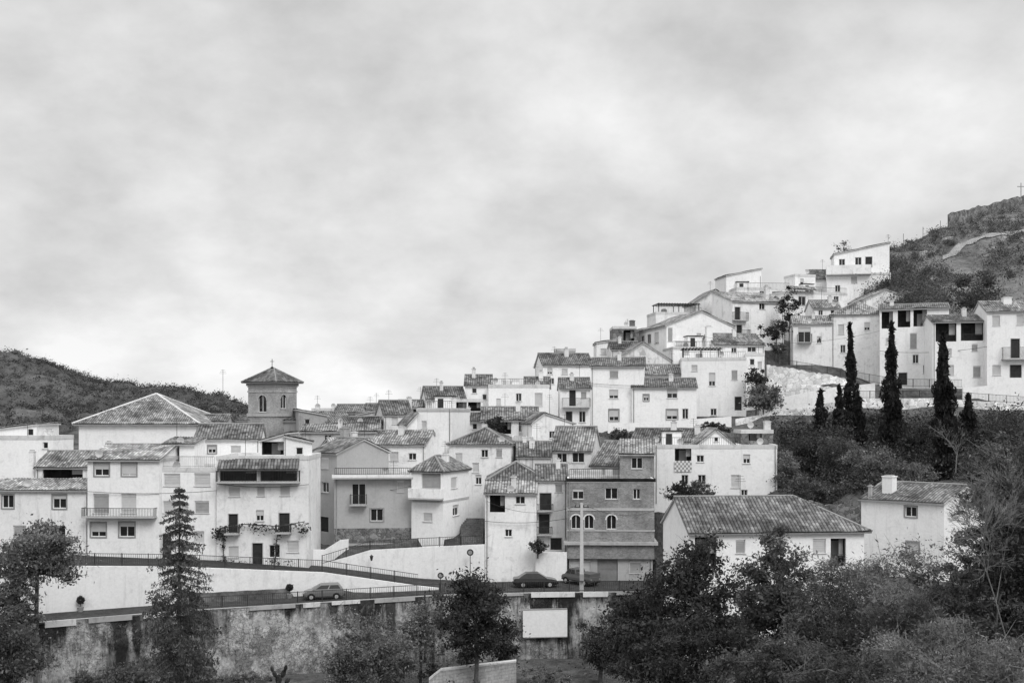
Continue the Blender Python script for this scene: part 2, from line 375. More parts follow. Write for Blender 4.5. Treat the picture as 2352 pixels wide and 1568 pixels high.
        if rr.random() < .4 and W > 3.5 and zt-zb > 4:
            u = W*rr.uniform(.2, .8); z_ = zb+(zt-zb)*rr.uniform(.45, .8)
            if not any(t_[1] == 'f' and t_[2]-1 < u < t_[3]+.2 and t_[4]-.7 < z_ < t_[5]+.2 for t_ in todo):
                b = MB(); b.fbox(g_, u, u+.8, -.35, -.03, z_, z_+.55); b.build('air_conditioner', 'SH', R)
    for t, f, u0, u1, z0, z1, hole in todo:
        g = fm[f]; d = .13 if hole else -.05; h = z1-z0; w = u1-u0
        if t in 'wgha':
            fb = MB(); k = .065
            fb.fbox(g, u0, u0+k, d, d+.06, z0, z1); fb.fbox(g, u1-k, u1, d, d+.06, z0, z1)
            fb.fbox(g, u0+k, u1-k, d, d+.06, z0, z0+k); fb.fbox(g, u0+k, u1-k, d, d+.06, z1-k, z1)
            if w > .7: fb.fbox(g, (u0+u1)/2-.035, (u0+u1)/2+.035, d+.002, d+.05, z0+k, z1-k)
            if t == 'g':
                q = .13
                fb.fbox(g, u0-q, u0, -.035, .02, z0-q, z1+q, 1); fb.fbox(g, u1, u1+q, -.035, .02, z0-q, z1+q, 1)
                fb.fbox(g, u0, u1, -.035, .02, z1, z1+q, 1); fb.fbox(g, u0, u1, -.05, .02, z0-q, z0, 1)
            wo = fb.build('window', ['FW', 'FG'], R)
            pb_ = MB(); pb_.face([g(u0+k, d+.045, z0+k), g(u1-k, d+.045, z0+k), g(u1-k, d+.045, z1-k), g(u0+k, d+.045, z1-k)]); pb_.build('pane', 'GL', wo)
            if t == 'h' or (t == 'g' and rr.random() < .6) or (t == 'w' and rr.random() < .35 and h > .9):
                hh = h*rr.choice((.3, .5, .65, .9)); sb = MB(); sb.fbox(g, u0+.01, u1-.01, d-.035, d-.004, z1-hh, z1-.003); sb.build('shutter', 'SH', wo)
            if t != 'g':
                sb = MB(); sb.fbox(g, u0-.07, u1+.07, -.07, .12 if hole else -.052, z0-.07, z0-.003); sb.build('sill', 'EV', wo)
            if t == 'a':
                sb = MB(); r = w/2; cx = (u0+u1)/2; cz = z1-r
                for i in range(12):
                    a, b = i*math.pi/12, (i+1)*math.pi/12
                    qs = [(cx+q_*math.cos(tt), cz+q_*math.sin(tt)) for q_, tt in ((r, a), (r+.14, a), (r+.14, b), (r, b))]
                    sb.face([g(u, -.03, z) for u, z in qs])
                sb.build('arch_surround', 'FW' if cat == 'house' else 'EV', wo)
        elif t == 's':
            fb = MB(); fb.fbox(g, u0, u0+.05, d-.02, d+.05, z0, z1); fb.fbox(g, u1-.05, u1, d-.02, d+.05, z0, z1); fb.fbox(g, u0+.05, u1-.05, d-.03, d+.05, z1-.16, z1)
            wo = fb.build('window', 'FW', R)
            sb = MB(); k = max(4, int(h/.16)); zz = [z0+(h-.17)*i/k for i in range(k+1)]
            for a, b in zip(zz, zz[1:]): sb.face([g(u0+.05, d-.012, a), g(u1-.05, d-.012, a), g(u1-.05, d+.03, b), g(u0+.05, d+.03, b)])
            sb.build('shutter', rr.choice(('SH', 'SH', 'SG')), wo)
            sb = MB(); sb.fbox(g, u0-.06, u1+.06, -.06, .1 if hole else -.052, z0-.07, z0-.003); sb.build('sill', 'EV', wo)
        elif t in 'dD':
            fb = MB(); fb.fbox(g, u0, u1, d, d+.04, z0, z1)
            k = .12
            for a, b in ((.08, .45), (.52, .94)): fb.fbox(g, u0+k, u1-k, d-.02, d-.002, z0+h*a, z0+h*b)
            do = fb.build('door', 'DK' if t == 'd' else 'DM', R)
            sb = MB(); sb.fbox(g, u0-.07, u0-.002, -.03, .1, z0, z1+.07); sb.fbox(g, u1+.002, u1+.07, -.03, .1, z0, z1+.07); sb.fbox(g, u0, u1, -.03, .1, z1+.002, z1+.07); sb.build('door_frame', 'EV', do)
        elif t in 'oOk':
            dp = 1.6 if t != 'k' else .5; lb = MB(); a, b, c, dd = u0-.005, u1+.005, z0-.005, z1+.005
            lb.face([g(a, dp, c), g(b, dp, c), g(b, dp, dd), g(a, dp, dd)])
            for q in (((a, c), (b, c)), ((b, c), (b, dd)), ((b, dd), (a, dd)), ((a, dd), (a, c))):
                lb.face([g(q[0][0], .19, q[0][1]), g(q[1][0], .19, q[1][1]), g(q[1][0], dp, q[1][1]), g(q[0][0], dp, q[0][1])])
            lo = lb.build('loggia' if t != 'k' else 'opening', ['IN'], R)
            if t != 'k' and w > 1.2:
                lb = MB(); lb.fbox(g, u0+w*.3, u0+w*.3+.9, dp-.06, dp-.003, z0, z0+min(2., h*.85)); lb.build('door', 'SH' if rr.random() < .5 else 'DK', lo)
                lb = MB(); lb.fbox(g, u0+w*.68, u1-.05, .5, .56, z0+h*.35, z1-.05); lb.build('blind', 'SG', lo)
            if t == 'O':
                rl = MB(); hh = min(1., h*.5); k = max(2, int(w/.16))
                rl.fbox(g, u0+.01, u1-.01, .06, .1, z0+hh-.05, z0+hh)
                for i in range(1, k): u = u0+w*i/k; rl.fbox(g, u-.013, u+.013, .065, .09, z0+.01, z0+hh-.052)
                rl.build('railing', 'RL', lo)
    for w in wins:
        t = w[0]
        if t in 'bB':
            f = w[5] if len(w) > 5 else 'f'; g = fm[f]
            u0, z1 = loc(w[1], w[2], f); u1, z0 = loc(w[3], w[4], f); pj = .9
            if u0 > u1: u0, u1 = u1, u0
            sb = MB(); sb.fbox(g, u0, u1, -pj, -.003, z0, z0+.16); bo = sb.build('balcony', 'EV', R)
            rl = MB()
            if t == 'B':
                rl.fbox(g, u0, u1, -pj, -pj+.1, z0+.163, z1); rl.fbox(g, u0, u0+.1, -pj+.103, -.003, z0+.163, z1); rl.fbox(g, u1-.1, u1, -pj+.103, -.003, z0+.163, z1)
                rl.build('parapet', 'W1', bo)
            else:
                rl.fbox(g, u0, u1, -pj, -pj+.05, z1-.05, z1); rl.fbox(g, u0, u0+.05, -pj+.052, 0, z1-.05, z1); rl.fbox(g, u1-.05, u1, -pj+.052, 0, z1-.05, z1)
                k = max(3, int((u1-u0)/.15))
                for i in range(k+1): u = u0+.015+(u1-u0-.03)*i/k; rl.fbox(g, u-.016, u+.016, -pj+.01, -pj+.035, z0+.16, z1-.05)
                for i in range(1, 5): rl.fbox(g, u0+.01, u0+.035, -pj+pj*i/5, -pj+pj*i/5+.025, z0+.16, z1-.05); rl.fbox(g, u1-.035, u1-.01, -pj+pj*i/5, -pj+pj*i/5+.025, z0+.16, z1-.05)
                rl.build('railing', 'RL', bo)
        elif t == 'r':
            u0, z1 = loc(w[1], w[2], 'f', .1); u1, z0 = loc(w[3], w[4], 'f', .1); g = fm['f']; z0 = zt+.07
            rl = MB(); rl.fbox(g, u0, u1, .08, .13, z1-.06, z1); rl.fbox(g, u0, u1, .085, .125, z0+.08, z0+.12); k = max(3, int((u1-u0)/.2))
            for i in range(k+1): u = u0+(u1-u0)*i/k; rl.fbox(g, u-.018, u+.018, .09, .12, z0, z1-.06)
            rl.build('terrace_railing', w[5] if len(w) > 5 else 'RL', R)
        elif t == 'n':
            z1 = zof(w[1], ya); z0 = zof(w[2], ya); pr = w[3]; nb = MB(); g = fm['f']
            nb.fbox(g, -pr, W+pr, -pr, 0, z0, z1); nb.fbox(g, -pr, W+pr, D, D+pr, z0, z1); nb.fbox(g, -pr, 0, .002, D-.002, z0, z1); nb.fbox(g, W, W+pr, .002, D-.002, z0, z1)
            nb.build(w[5] if len(w) > 5 else 'ledge', w[4], R)
        elif t == 'T':
            u0, zi = loc(w[1], w[2]); u1, zo = loc(w[3], w[4]); tb = MB(); pj = .9; hl = math.hypot(pj, zi-zo)
            slope(tb, L(u0, -pj, zo), e, (n*pj+UP*(zi-zo))/hl, u1-u0, [(0, hl), (u1-u0, hl)]); tb.build('awning', [tm, 'EV'], R)
        elif t == 'c':
            u, z1 = loc(w[1], w[2], 'f', w[5]); _, z0 = loc(w[1], w[3], 'f', w[5]); hw = w[4]/F*ya/2; g = fm['f']; cb = MB()
            cb.fbox(g, u-hw, u+hw, w[5]-hw, w[5]+hw, z0-.3, z1-.2); cb.fbox(g, u-hw-.06, u+hw+.06, w[5]-hw-.06, w[5]+hw+.06, z1-.2, z1-.1)
            cb.fbox(g, u-hw*.7, u+hw*.7, w[5]-hw*.7, w[5]+hw*.7, z1-.1, z1, 1); cb.build('chimney', [w[6] if len(w) > 6 else 'W2', 'FG'], RO)
        elif t == 'p':
            u0, z1 = loc(w[1], w[2], 'f', .5); u1, _ = loc(w[3], w[4], 'f', .5); g = fm['f']; pb_ = MB(); d1 = min(D-.4, 4.)
            for u in (u0, (u0+u1)/2, u1):
                for d in (.5, d1): pb_.fbox(g, u-.06, u+.06, d-.06, d+.06, zt-.3, z1-.12)
            for d in (.5, d1): pb_.fbox(g, u0-.3, u1+.3, d-.05, d+.05, z1-.12, z1)
            k = int((u1-u0)/.45)
            for i in range(k+1): u = u0+(u1-u0)*i/k; pb_.fbox(g, u-.09, u+.09, .2, d1+.3, z1-.003, z1+.09)
            pb_.build('pergola', 'DK', R)
        elif t == 'm':
            u, z1 = loc(w[1], w[2], 'f', w[4]); _, z0 = loc(w[1], w[3], 'f', w[4]); b0 = L(u, w[4], z0-.3); ab = MB()
            ab.tube(b0, L(u, w[4], z1), .03, n=4)
            for k in range(3): q = L(u, w[4], z1-.12-.22*k); ab.tube(q-e*(.3+.1*k), q+e*(.3+.1*k), .018, n=4)
            ab.build('antenna', 'RL', RO)
    return R

# ---- left front row
h = blk('white two-storey house at far left edge with grey-framed windows', -40, 108, 197, 107.4, 1122, 6.3, 3, ('shed', 1100), 'W1',
    [('g', 5, 1136, 31, 1166), ('g', 121, 1136, 152, 1167), ('w', 113, 1206, 150, 1236), ('s', 30, 1206, 60, 1236)], tm='T3')
blk(h, 82, 111.2, 201, 111, 1070, 6.3, 6, ('gable', 1036), 'W1', [('o', 98, 1074, 190, 1098), ('c', 74, 1033, 1090, 12, .6, 'W1')], tm='T3')
h = blk('plain white block with stepped flat top at far left under the dark hill', -80, 119, 122, 118, 1001, 6.8, 4.4, ('flat',), 'W0', [('c', 112, 985, 1005, 14, 3), ('w', 98, 1015, 110, 1030)])
blk(h, -60, 121.5, 84, 121.5, 990, 6.8, 6, ('side', 973), 'W0', [('w', 64, 984, 78, 1000), ('m', 98, 940, 1000, 2)], tm='T3', oh=.1)
blk('white three-storey house with one long balcony across its middle floor', 201, 107, 366, 106.6, 1053, 1272, 9, ('gable', 1021), 'W0',
    [('g', 217, 1063, 250, 1092), ('g', 280, 1063, 313, 1092), ('s', 214, 1133, 250, 1178), ('s', 278, 1133, 313, 1178), ('b', 196, 1164, 361, 1188),
     ('g', 209, 1200, 243, 1232), ('g', 274, 1199, 309, 1232), ('n', 1053, 1059, .12, 'EV', 'cornice'), ('c', 250, 1012, 1030, 10, 5)], tm='T3')
h = blk('white house with fenced roof terrace between balcony house and vine house', 367, 107.4, 496, 107, 1074, 1283, 8, ('flat',), 'W0',
    [('s', 376, 1087, 414, 1116), ('s', 446, 1086, 483, 1116), ('s', 375, 1150, 404, 1178), ('s', 447, 1150, 480, 1178), ('s', 444, 1219, 469, 1247), ('d', 370, 1226, 393, 1281), ('r', 372, 1047, 492, 1075, 'CU')])
blk(h, 374, 111, 446, 111, 1018, 9, 4, ('shed', 1004), 'W1', [('o', 390, 1022, 412, 1060)])
h = blk('tall white house draped with climbing vine below an open roof gallery', 497, 106.6, 709, 107, 1048, 1297, 9, ('flat',), 'W1',
    [('O', 505, 1056, 590, 1104), ('O', 598, 1056, 682, 1104), ('b', 500, 1080, 690, 1108), ('T', 503, 1054, 688, 1076), ('s', 525, 1115, 551, 1140), ('s', 590, 1115, 608, 1139), ('s', 643, 1111, 666, 1138),
     ('d', 525, 1180, 546, 1224), ('b', 519, 1206, 552, 1226), ('w', 588, 1171, 606, 1196), ('d', 641, 1178, 665, 1222), ('b', 635, 1203, 670, 1224),
     ('w', 525, 1254, 548, 1280), ('d', 580, 1247, 603, 1297), ('w', 618, 1251, 643, 1280), ('s', 659, 1241, 686, 1268)], tm='T2')
blk(h, 597, 109, 655, 109, 1010, 8, 6, ('side', 994), 'W1', [('o', 601, 1014, 652, 1044)], tm='T2')
blk(h, 656, 108.7, 717, 109.2, 1000, 8, 6, ('side', 1013), 'W0', [('w', 680, 1027, 696, 1044)], tm='T1')
blk('white gabled house with tiled roof rising behind the fenced terrace', 448, 117, 597, 118, 1006, 7.2, 8, ('gable', 974), 'W0', [('s', 530, 1023, 553, 1044), ('g', 478, 1023, 496, 1040), ('c', 585, 972, 1000, 12, 5)], tm='T2')
# ---- church
h = blk('church nave with broad pyramid tiled roof and pale ridge lines', 181, 141, 451, 141, 968, 9, 15, ('hip', 905, .15), 'W0', [('n', 968, 975, .25, 'EV', 'cornice')], tm='T1', oh=.7, cat='church', name='church', rm='CO')
blk(h, 452, 147, 520, 147.5, 967, 9, 8, ('gable', 952), 'W2', [('m', 512, 848, 960, 3)], tm='T2', cat='church')
h = blk('square brick church bell tower with arched openings and pyramid roof', 570, 152.4, 633, 150, 870, 10, 4.4, ('hip', 846, .10), 'TB',
    [('a', 593, 907, 612, 946), ('a', 645, 906, 658, 938, 'r'), ('n', 876, 880, .30, 'FG', 'cornice'), ('n', 880.5, 886, .2, 'RD', 'cornice'), ('n', 886.5, 889, .10, 'EV', 'cornice'), ('n', 897, 901, .08, 'TB', 'ledge'), ('n', 950, 956, .15, 'EV', 'ledge')], oh=.85, cat='church tower', name='bell_tower', tm='T2', rm='RD')
blk(h, 546, 153, 690, 151, 964, 10, 7, ('gable', 950), 'G', [], tm='T2', cat='church tower')
tc = Q(625, 153, 0)
fb = MB(); zz = zof(847, 152.7)
fb.tube((tc.x, tc.y, zz-.2), (tc.x, tc.y, zz+1.4), .05, n=6); fb.tube((tc.x-.3, tc.y, zz+1.05), (tc.x+.3, tc.y, zz+1.05), .04, n=4)
fb.lathe((tc.x, tc.y, zz), [(0, 0), (.2, .12), (.2, .25), (0, .4)], 8); fb.build('finial_cross', 'RL', h)
bb = MB(); bq = P(603, 933, 151.6); bb.lathe((bq.x, bq.y+.05, bq.z-.3), [(.38, 0), (.3, .15), (.22, .55), (.1, .7), (0, .72)], 12); bb.build('bell', 'RL', h)
# ---- far houses right of the tower
h = blk('old grey gabled house just right of the bell tower', 686, 146, 752, 147, 940, 11, 8, ('side', 952), 'G', [('w', 700, 962, 712, 976)], tm='T2')
blk(h, 752, 146, 812, 147, 972, 11, 8, ('shed', 946), 'G2', [], tm='T2')
blk('grey stuccoed house with flattish roof on the skyline right of tower', 768, 160, 828, 160, 946, 13, 7, ('gable', 929), 'G2', [('w', 800, 955, 812, 968)], tm='T1')
blk('small pale house with low tiled roof between grey house and white block', 820, 157, 884, 157, 950, 13, 7, ('side', 938), 'G2', [('w', 850, 962, 862, 976)], tm='T1')
blk('tiny far house peeping over the skyline left of the dark tiled roof', 836, 168, 886, 168, 940, 14, 6, ('gable', 927), 'W2', [('w', 856, 944, 866, 952)], tm='T2')
blk('far flat grey house directly behind the old grey gabled house', 716, 165, 772, 165, 938, 14, 4, ('flat',), 'G2', [('w', 735, 942, 746, 952)])
blk('weathered low house in front of the skyline right of the tower', 800, 140, 868, 140, 972, 10.5, 5, ('gable', 957), 'W2', [('w', 820, 977, 831, 988), ('o', 840, 975, 858, 988)], tm='T2')
blk('long low pale house with tin roof behind the grey corner house', 690, 134, 872, 135, 990, 9.5, 5, ('shed', 974), 'G2', [('w', 745, 998, 762, 1012), ('w', 800, 996, 815, 1010)], tm='T3')
blk('pale house with dark tiled roof left of the plain white block', 882, 143, 946, 144, 950, 11, 7, ('gable', 920), 'W2', [('w', 900, 957, 913, 974), ('c', 940, 910, 940, 10, 4), ('m', 893, 895, 930, 4)], tm='T2')
blk('small house with tiled roof looking over the plain white block', 912, 152, 968, 152, 934, 12.5, 6, ('gable', 919), 'W1', [('w', 948, 938, 958, 950)], tm='T1')
h = blk('tall plain white block with flat roof near the centre left', 958, 131, 1037, 130, 938, 9, 8, ('flat',), 'W0', [('s', 968, 966, 980, 984), ('c', 985, 918, 940, 12, 4), ('n', 938, 944, .08, 'EV')])
blk(h, 936, 130, 958, 130.3, 975, 9, 7, ('side', 950), 'W0', [], tm='T1')
blk('white house with tiled gable and square window above grey corner house', 852, 127, 977, 126, 1018, 8, 7, ('gable', 989), 'W1', [('s', 894, 1037, 915, 1058), ('w', 938, 1040, 956, 1056)], tm='T1')
# ---- grey corner house
h = blk('grey stuccoed corner house with railed terrace and dark stone plinth', 768, 117.0, 945, 117.6, 1092, 1243, 6, ('flat',), 'G1',
    [('w', 808, 1110, 840, 1158), ('b', 805, 1134, 843, 1160), ('g', 851, 1168, 880, 1196), ('s', 912, 1104, 928, 1130), ('r', 769, 1074, 944, 1093), ('B', 764, 1089, 950, 1098), ('n', 1213, 1246, .06, 'SD', 'plinth')])
blk(h, 715, 121, 774, 117.6, 1036, 6.7, 7, ('gable', 1006), 'G1', [('s', 736, 1050, 755, 1076), ('w', 739, 1106, 755, 1131), ('d', 735, 1185, 755, 1222), ('c', 792, 980, 1012, 16, 4, 'G')], tm='T1')
blk(h, 774, 122.2, 872, 124.4, 1036, 6.7, 7, ('gable', 1006), 'G1', [('d', 834, 1046, 851, 1092), ('s', 800, 1048, 822, 1069)], tm='T1')
# ---- centre
h = blk('white house with solid rounded balcony and small tiled hip roof', 945, 116.8, 1018, 115.4, 1078, 1224, 6.5, ('hip', 1046), 'W0',
    [('s', 968, 1081, 1012, 1122), ('B', 946, 1120, 1019, 1147), ('s', 972, 1177, 993, 1198), ('s', 1036, 1096, 1050, 1120, 'r'), ('w', 1040, 1160, 1054, 1182, 'r'), ('c', 1023, 1040, 1062, 14, 3, 'W1'), ('n', 1147, 1152, .05, 'EV')], tm='T1')
blk('white house with broad tiled hip roof in the village centre', 1032, 128, 1173, 127, 1017, 8.2, 8, ('hip', 982), 'W1',
    [('w', 1105, 1032, 1121, 1050), ('s', 1046, 1040, 1062, 1060), ('s', 1139, 1030, 1153, 1050), ('w', 1092, 1090, 1106, 1112), ('s', 1085, 1062, 1100, 1085)], tm='T1')
blk('low white house with one gallery opening behind the centre hip roof', 1040, 139, 1110, 139, 966, 10.5, 6, ('gable', 948), 'W1', [('o', 1050, 970, 1074, 985), ('w', 1085, 972, 1096, 986)], tm='T2')
blk('narrow weathered house squeezed between hip roof and steep roof houses', 1176, 131, 1224, 131, 1004, 9.5, 6, ('flat',), 'W2', [('w', 1186, 1010, 1198, 1024), ('s', 1204, 1010, 1216, 1026)])
blk('white house with wide tiled roof under rooftop aerials at centre skyline', 980, 151, 1069, 152, 915, 13, 7, ('gable', 888), 'W1', [('w', 1000, 922, 1012, 935), ('m', 1003, 868, 900, 4)], tm='T2')
h = blk('narrow white house with small tiled roof above a dark open gallery', 1068, 154, 1128, 154, 883, 13, 6, ('gable', 861), 'W0', [('w', 1084, 891, 1095, 903), ('w', 1108, 905, 1118, 918)], tm='T2')
blk(h, 1036, 148, 1108, 148, 917, 12, 4, ('flat',), 'W1', [('O', 1042, 921, 1072, 944), ('O', 1075, 921, 1104, 944)])
h = blk('white cubic house with roof terrace and stubby chimneys on the skyline', 1122, 152, 1262, 152, 884, 14, 8, ('flat',), 'W0', [('w', 1185, 903, 1198, 921), ('s', 1228, 902, 1246, 932), ('c', 1133, 872, 890, 9, 3), ('m', 1160, 855, 890, 4), ('w', 1140, 915, 1150, 930)])
blk(h, 1206, 155.5, 1263, 155.5, 889, 15, 5, ('gable', 866), 'W1', [], tm='T2')
blk(h, 1152, 157, 1192, 157, 870, 15, 4, ('flat',), 'W1', [('w', 1165, 875, 1175, 884)])
h = blk('long low house with sagging tiled roof and dark gallery openings', 1106, 137, 1236, 137, 963, 11, 8, ('gable', 935), 'W2', [('o', 1148, 966, 1174, 996), ('o', 1192, 964, 1224, 990), ('w', 1120, 975, 1132, 990)], tm='T1')
blk(h, 1222, 134.5, 1318, 137, 970, 11, 8, ('front', 948, .3), 'W1', [('w', 1262, 990, 1276, 1006)], tm='T1')
blk('small house with two dark windows and steep tiled roof', 1266, 128.6, 1358, 127.6, 1032, 9, 8, ('gable', 980), 'W2', [('w', 1279, 1040, 1302, 1062), ('w', 1314, 1035, 1342, 1062), ('c', 1222, 1006, 1055, 11, -.8, 'W1')], tm='T1')
blk('low tiled outhouse left of the small house with steep roof', 1188, 126.5, 1265, 126.5, 1046, 9, 6, ('gable', 1014), 'W2', [('c', 1205, 1000, 1030, 9, 3)], tm='T2')
blk('house with dark tiled roof squeezed behind the brick house', 1357, 124.4, 1448, 122, 1066, 8.5, 8, ('gable', 1014), 'G2', [], tm='T2')
h = blk('narrow white house with corrugated porch roof beside the stepped lane', 1114, 114.2, 1232, 114, 1130, 1332, 3.2, ('shed', 1105), 'W1',
    [('o', 1125, 1135, 1160, 1176), ('w', 1184, 1139, 1206, 1157), ('w', 1160, 1215, 1176, 1232)], tm='T3')
blk(h, 1122, 117.6, 1250, 117.6, 1100, 2.8, 7, ('hip', 1060), 'W2', [], tm='T2')
blk('white stair house recessed between narrow white house and brick house', 1234, 117, 1303, 117, 1100, 1330, 6, ('gable', 1066), 'W1',
    [('d', 1240, 1132, 1266, 1172), ('b', 1233, 1156, 1270, 1174), ('d', 1238, 1180, 1262, 1226), ('b', 1233, 1208, 1268, 1228), ('d', 1265, 1235, 1290, 1262), ('s', 1275, 1110, 1292, 1130)], tm='T2')
# ---- brick house
h = blk('three-storey brick house with arched windows above a garage', 1307, 114.3, 1499, 113.9, 1252, 1340, 7.5, ('flat',), 'CC',
    [('D', 1372, 1278, 1419, 1338), ('s', 1311, 1289, 1331, 1316), ('s', 1446, 1288, 1472, 1316), ('s', 1337, 1287, 1356, 1313)], name='brick_house')
blk(h, 1303, 113.9, 1503, 113.5, 1100, 1249, 8, ('flat',), 'BR',
    [('w', 1315, 1121, 1341, 1146), ('w', 1390, 1120, 1419, 1146), ('w', 1454, 1122, 1471, 1146), ('a', 1312, 1182, 1334, 1214), ('a', 1342, 1182, 1364, 1214), ('a', 1393, 1182, 1416, 1215),
     ('n', 1166, 1172, .06, 'EV', 'ledge'), ('n', 1243, 1250, .35, 'CC', 'ledge'), ('n', 1216, 1219, .05, 'EV', 'ledge'), ('r', 1308, 1076, 1422, 1101), ('n', 1098, 1105, .12, 'T2', 'ledge')])
blk(h, 1424, 117, 1502, 116.6, 1040, 11, 4.5, ('shed', 1008), 'BR', [('w', 1450, 1050, 1476, 1076)], tm='T1')
for i, x in enumerate((1318, 1334, 1352, 1372, 1390)):
    a = P(x, 1076, 114.2); w_ = .5+.25*(i % 3); lb = MB()
    lb.face([a, a+Vector((w_, 0, 0)), a+Vector((w_, .03, -.75-.1*(i % 2))), a+Vector((0, .03, -.7))]); lb.build('laundry', 'CL', h)
# ---- behind brick house / white three storey
blk('white house with tiled roof peeking out above the brick house', 1446, 134, 1560, 132, 1020, 10, 8, ('gable', 984), 'W1', [('w', 1470, 1026, 1484, 1040)], tm='T2')
blk('small house with shed roof tucked behind the lattice balcony house', 1542, 130, 1612, 129, 1014, 10.5, 6, ('shed', 984), 'G2', [('c', 1602, 975, 1010, 12, 3)], tm='T2')
h = blk('white three-storey house with lattice balcony and small roof gable', 1503, 124, 1700, 123.2, 1022, 1156, 7, ('flat',), 'W0',
    [('o', 1550, 1030, 1588, 1058), ('w', 1600, 1045, 1617, 1061), ('w', 1565, 1090, 1581, 1112), ('w', 1603, 1090, 1621, 1112), ('s', 1679, 1090, 1706, 1120)])
blk(h, 1600, 124.6, 1690, 124.6, 1021, 9.5, 6, ('front', 985), 'W0', [('w', 1640, 1003, 1650, 1014)], tm='T1')
blk(h, 1700, 123.2, 1785, 122.8, 1022, 1158, 6, ('flat',), 'W0', [('w', 1707, 1043, 1723, 1064), ('w', 1702, 1124, 1717, 1141)])
blk(h, 1702, 128, 1776, 128, 988, 12, 4, ('flat',), 'ST', [('o', 1720, 994, 1750, 1012), ('c', 1762, 965, 995, 14, 1.5)])
lt = MB(); a0 = P(1549, 1083, 123.7); a1 = P(1589, 1083, 123.55); hz_ = 1.25
for i in range(9):
    for j in range(5):
        q, q2 = a0.lerp(a1, i/9), a0.lerp(a1, (i+1)/9)
        lt.face([q+UP*hz_*j/5, q2+UP*hz_*j/5, q2+UP*hz_*(j+1)/5, q+UP*hz_*(j+1)/5], (i+j) % 2)
lt.build('lattice_panel', ['FW', 'FG'], h)
# ---- right foreground houses
blk('white house with large tiled roof standing among the foreground trees', 1583, 90, 1985, 91.5, 1217, 1490, 9, ('gh', 1140), 'W0',
    [('o', 1596, 1233, 1646, 1292), ('s', 1762, 1236, 1800, 1268), ('s', 1867, 1237, 1897, 1270), ('O', 1908, 1236, 1943, 1300), ('s', 1690, 1240, 1712, 1270), ('s', 1690, 1350, 1715, 1385), ('s', 1867, 1350, 1897, 1385), ('m', 1700, 1090, 1150, 4)], tm='T2', oh=.5, rm='RD')
blk('white house with tall capped chimney behind bare twigs at right', 1978, 103, 2168, 97.5, 1142, 5.5, 9.2, ('gable', 1110), 'W0',
    [('g', 2079, 1162, 2105, 1187), ('g', 2083, 1243, 2110, 1267), ('c', 2043, 1090, 1138, 24, 1.8, 'W0'), ('c', 1999, 1112, 1148, 7, .5, 'CC')], tm='T2')
# ---- upper village
blk('white house with iron balcony under a shallow tiled roof', 1287, 150, 1356, 150, 890, 16, 7, ('gable', 868), 'W1', [('b', 1291, 914, 1355, 936), ('d', 1308, 896, 1322, 932), ('s', 1334, 898, 1347, 914), ('w', 1330, 944, 1345, 970), ('d', 1300, 945, 1314, 974)], tm='T2')
h = blk('large white house with regular shuttered windows on three floors', 1357, 152, 1479, 151, 840, 976, 8, ('gable', 822), 'W0',
    [('s', 1400, 850, 1420, 868), ('h', 1399, 895, 1420, 915), ('h', 1455, 893, 1476, 915), ('g', 1399, 940, 1421, 966), ('s', 1456, 940, 1470, 974)], tm='T2')
blk(h, 1452, 150.6, 1600, 149.8, 888, 976, 7, ('gable', 869), 'W0', [('h', 1532, 893, 1556, 914), ('g', 1531, 940, 1556, 963), ('w', 1567, 938, 1581, 962), ('g', 1478, 906, 1490, 920)], tm='T2')
h = blk('white flat-roofed house with dark pergola standing on its roof', 1566, 155, 1714, 154, 822, 950, 8, ('flat',), 'W0',
    [('w', 1628, 856, 1643, 886), ('d', 1688, 911, 1703, 942), ('s', 1680, 850, 1694, 872), ('p', 1570, 800, 1654, 822), ('s', 1588, 838, 1602, 852), ('w', 1632, 938, 1646, 954)])
blk(h, 1480, 158, 1566, 158, 858, 19, 5, ('gable', 838), 'W1', [('w', 1500, 866, 1512, 878)], tm='T1')
blk('plain whitewashed block right of the roof pergola', 1712, 159, 1756, 158.5, 812, 21, 6, ('flat',), 'W1', [('w', 1722, 824, 1733, 838), ('s', 1740, 830, 1750, 845)])
h = blk('white house with grey upper block behind its tiled roof', 1247, 165, 1362, 166, 836, 16, 8, ('gable', 812), 'W0', [('w', 1257, 845, 1269, 859), ('s', 1290, 846, 1304, 860), ('m', 1273, 795, 830, 5), ('w', 1262, 868, 1273, 882)], tm='T2')
blk(h, 1275, 171, 1322, 171, 801, 18, 4, ('flat',), 'CC', [])
blk('small white house with tilted flat roof left of the stone storey', 1370, 172, 1412, 172, 786, 22, 6, ('side', 780), 'W1', [('s', 1379, 800, 1393, 814)], tm='T3')
blk('weathered house with tiled eave just below the dark stone house', 1404, 167, 1468, 167, 800, 24, 6, ('gable', 785), 'W2', [('w', 1420, 806, 1431, 818), ('w', 1446, 806, 1456, 818)], tm='T2')
h = blk('dark rubble stone house with cluttered roof terrace', 1408, 178, 1462, 178, 750, 24, 6, ('flat',), 'ST', [('o', 1432, 758, 1457, 786), ('c', 1452, 735, 752, 12, 2, 'ST')], name='stone_house')
h = blk('long white gabled house with row of windows along its left flank', 1531, 169, 1686, 171.4, 746, 30, 13, ('front', 714, .52), 'W0',
    [('w', 1486, 768, 1495, 788, 'l'), ('w', 1503, 764, 1513, 788, 'l'), ('w', 1472, 772, 1480, 786, 'l'), ('s', 1534, 752, 1545, 784), ('w', 1600, 765, 1610, 780)], tm='T1')
blk('low white gabled house with weathered wall below the long gabled house', 1415, 160, 1541, 161, 826, 22, 6, ('front', 786), 'W2', [('w', 1430, 838, 1442, 850)], tm='T1')
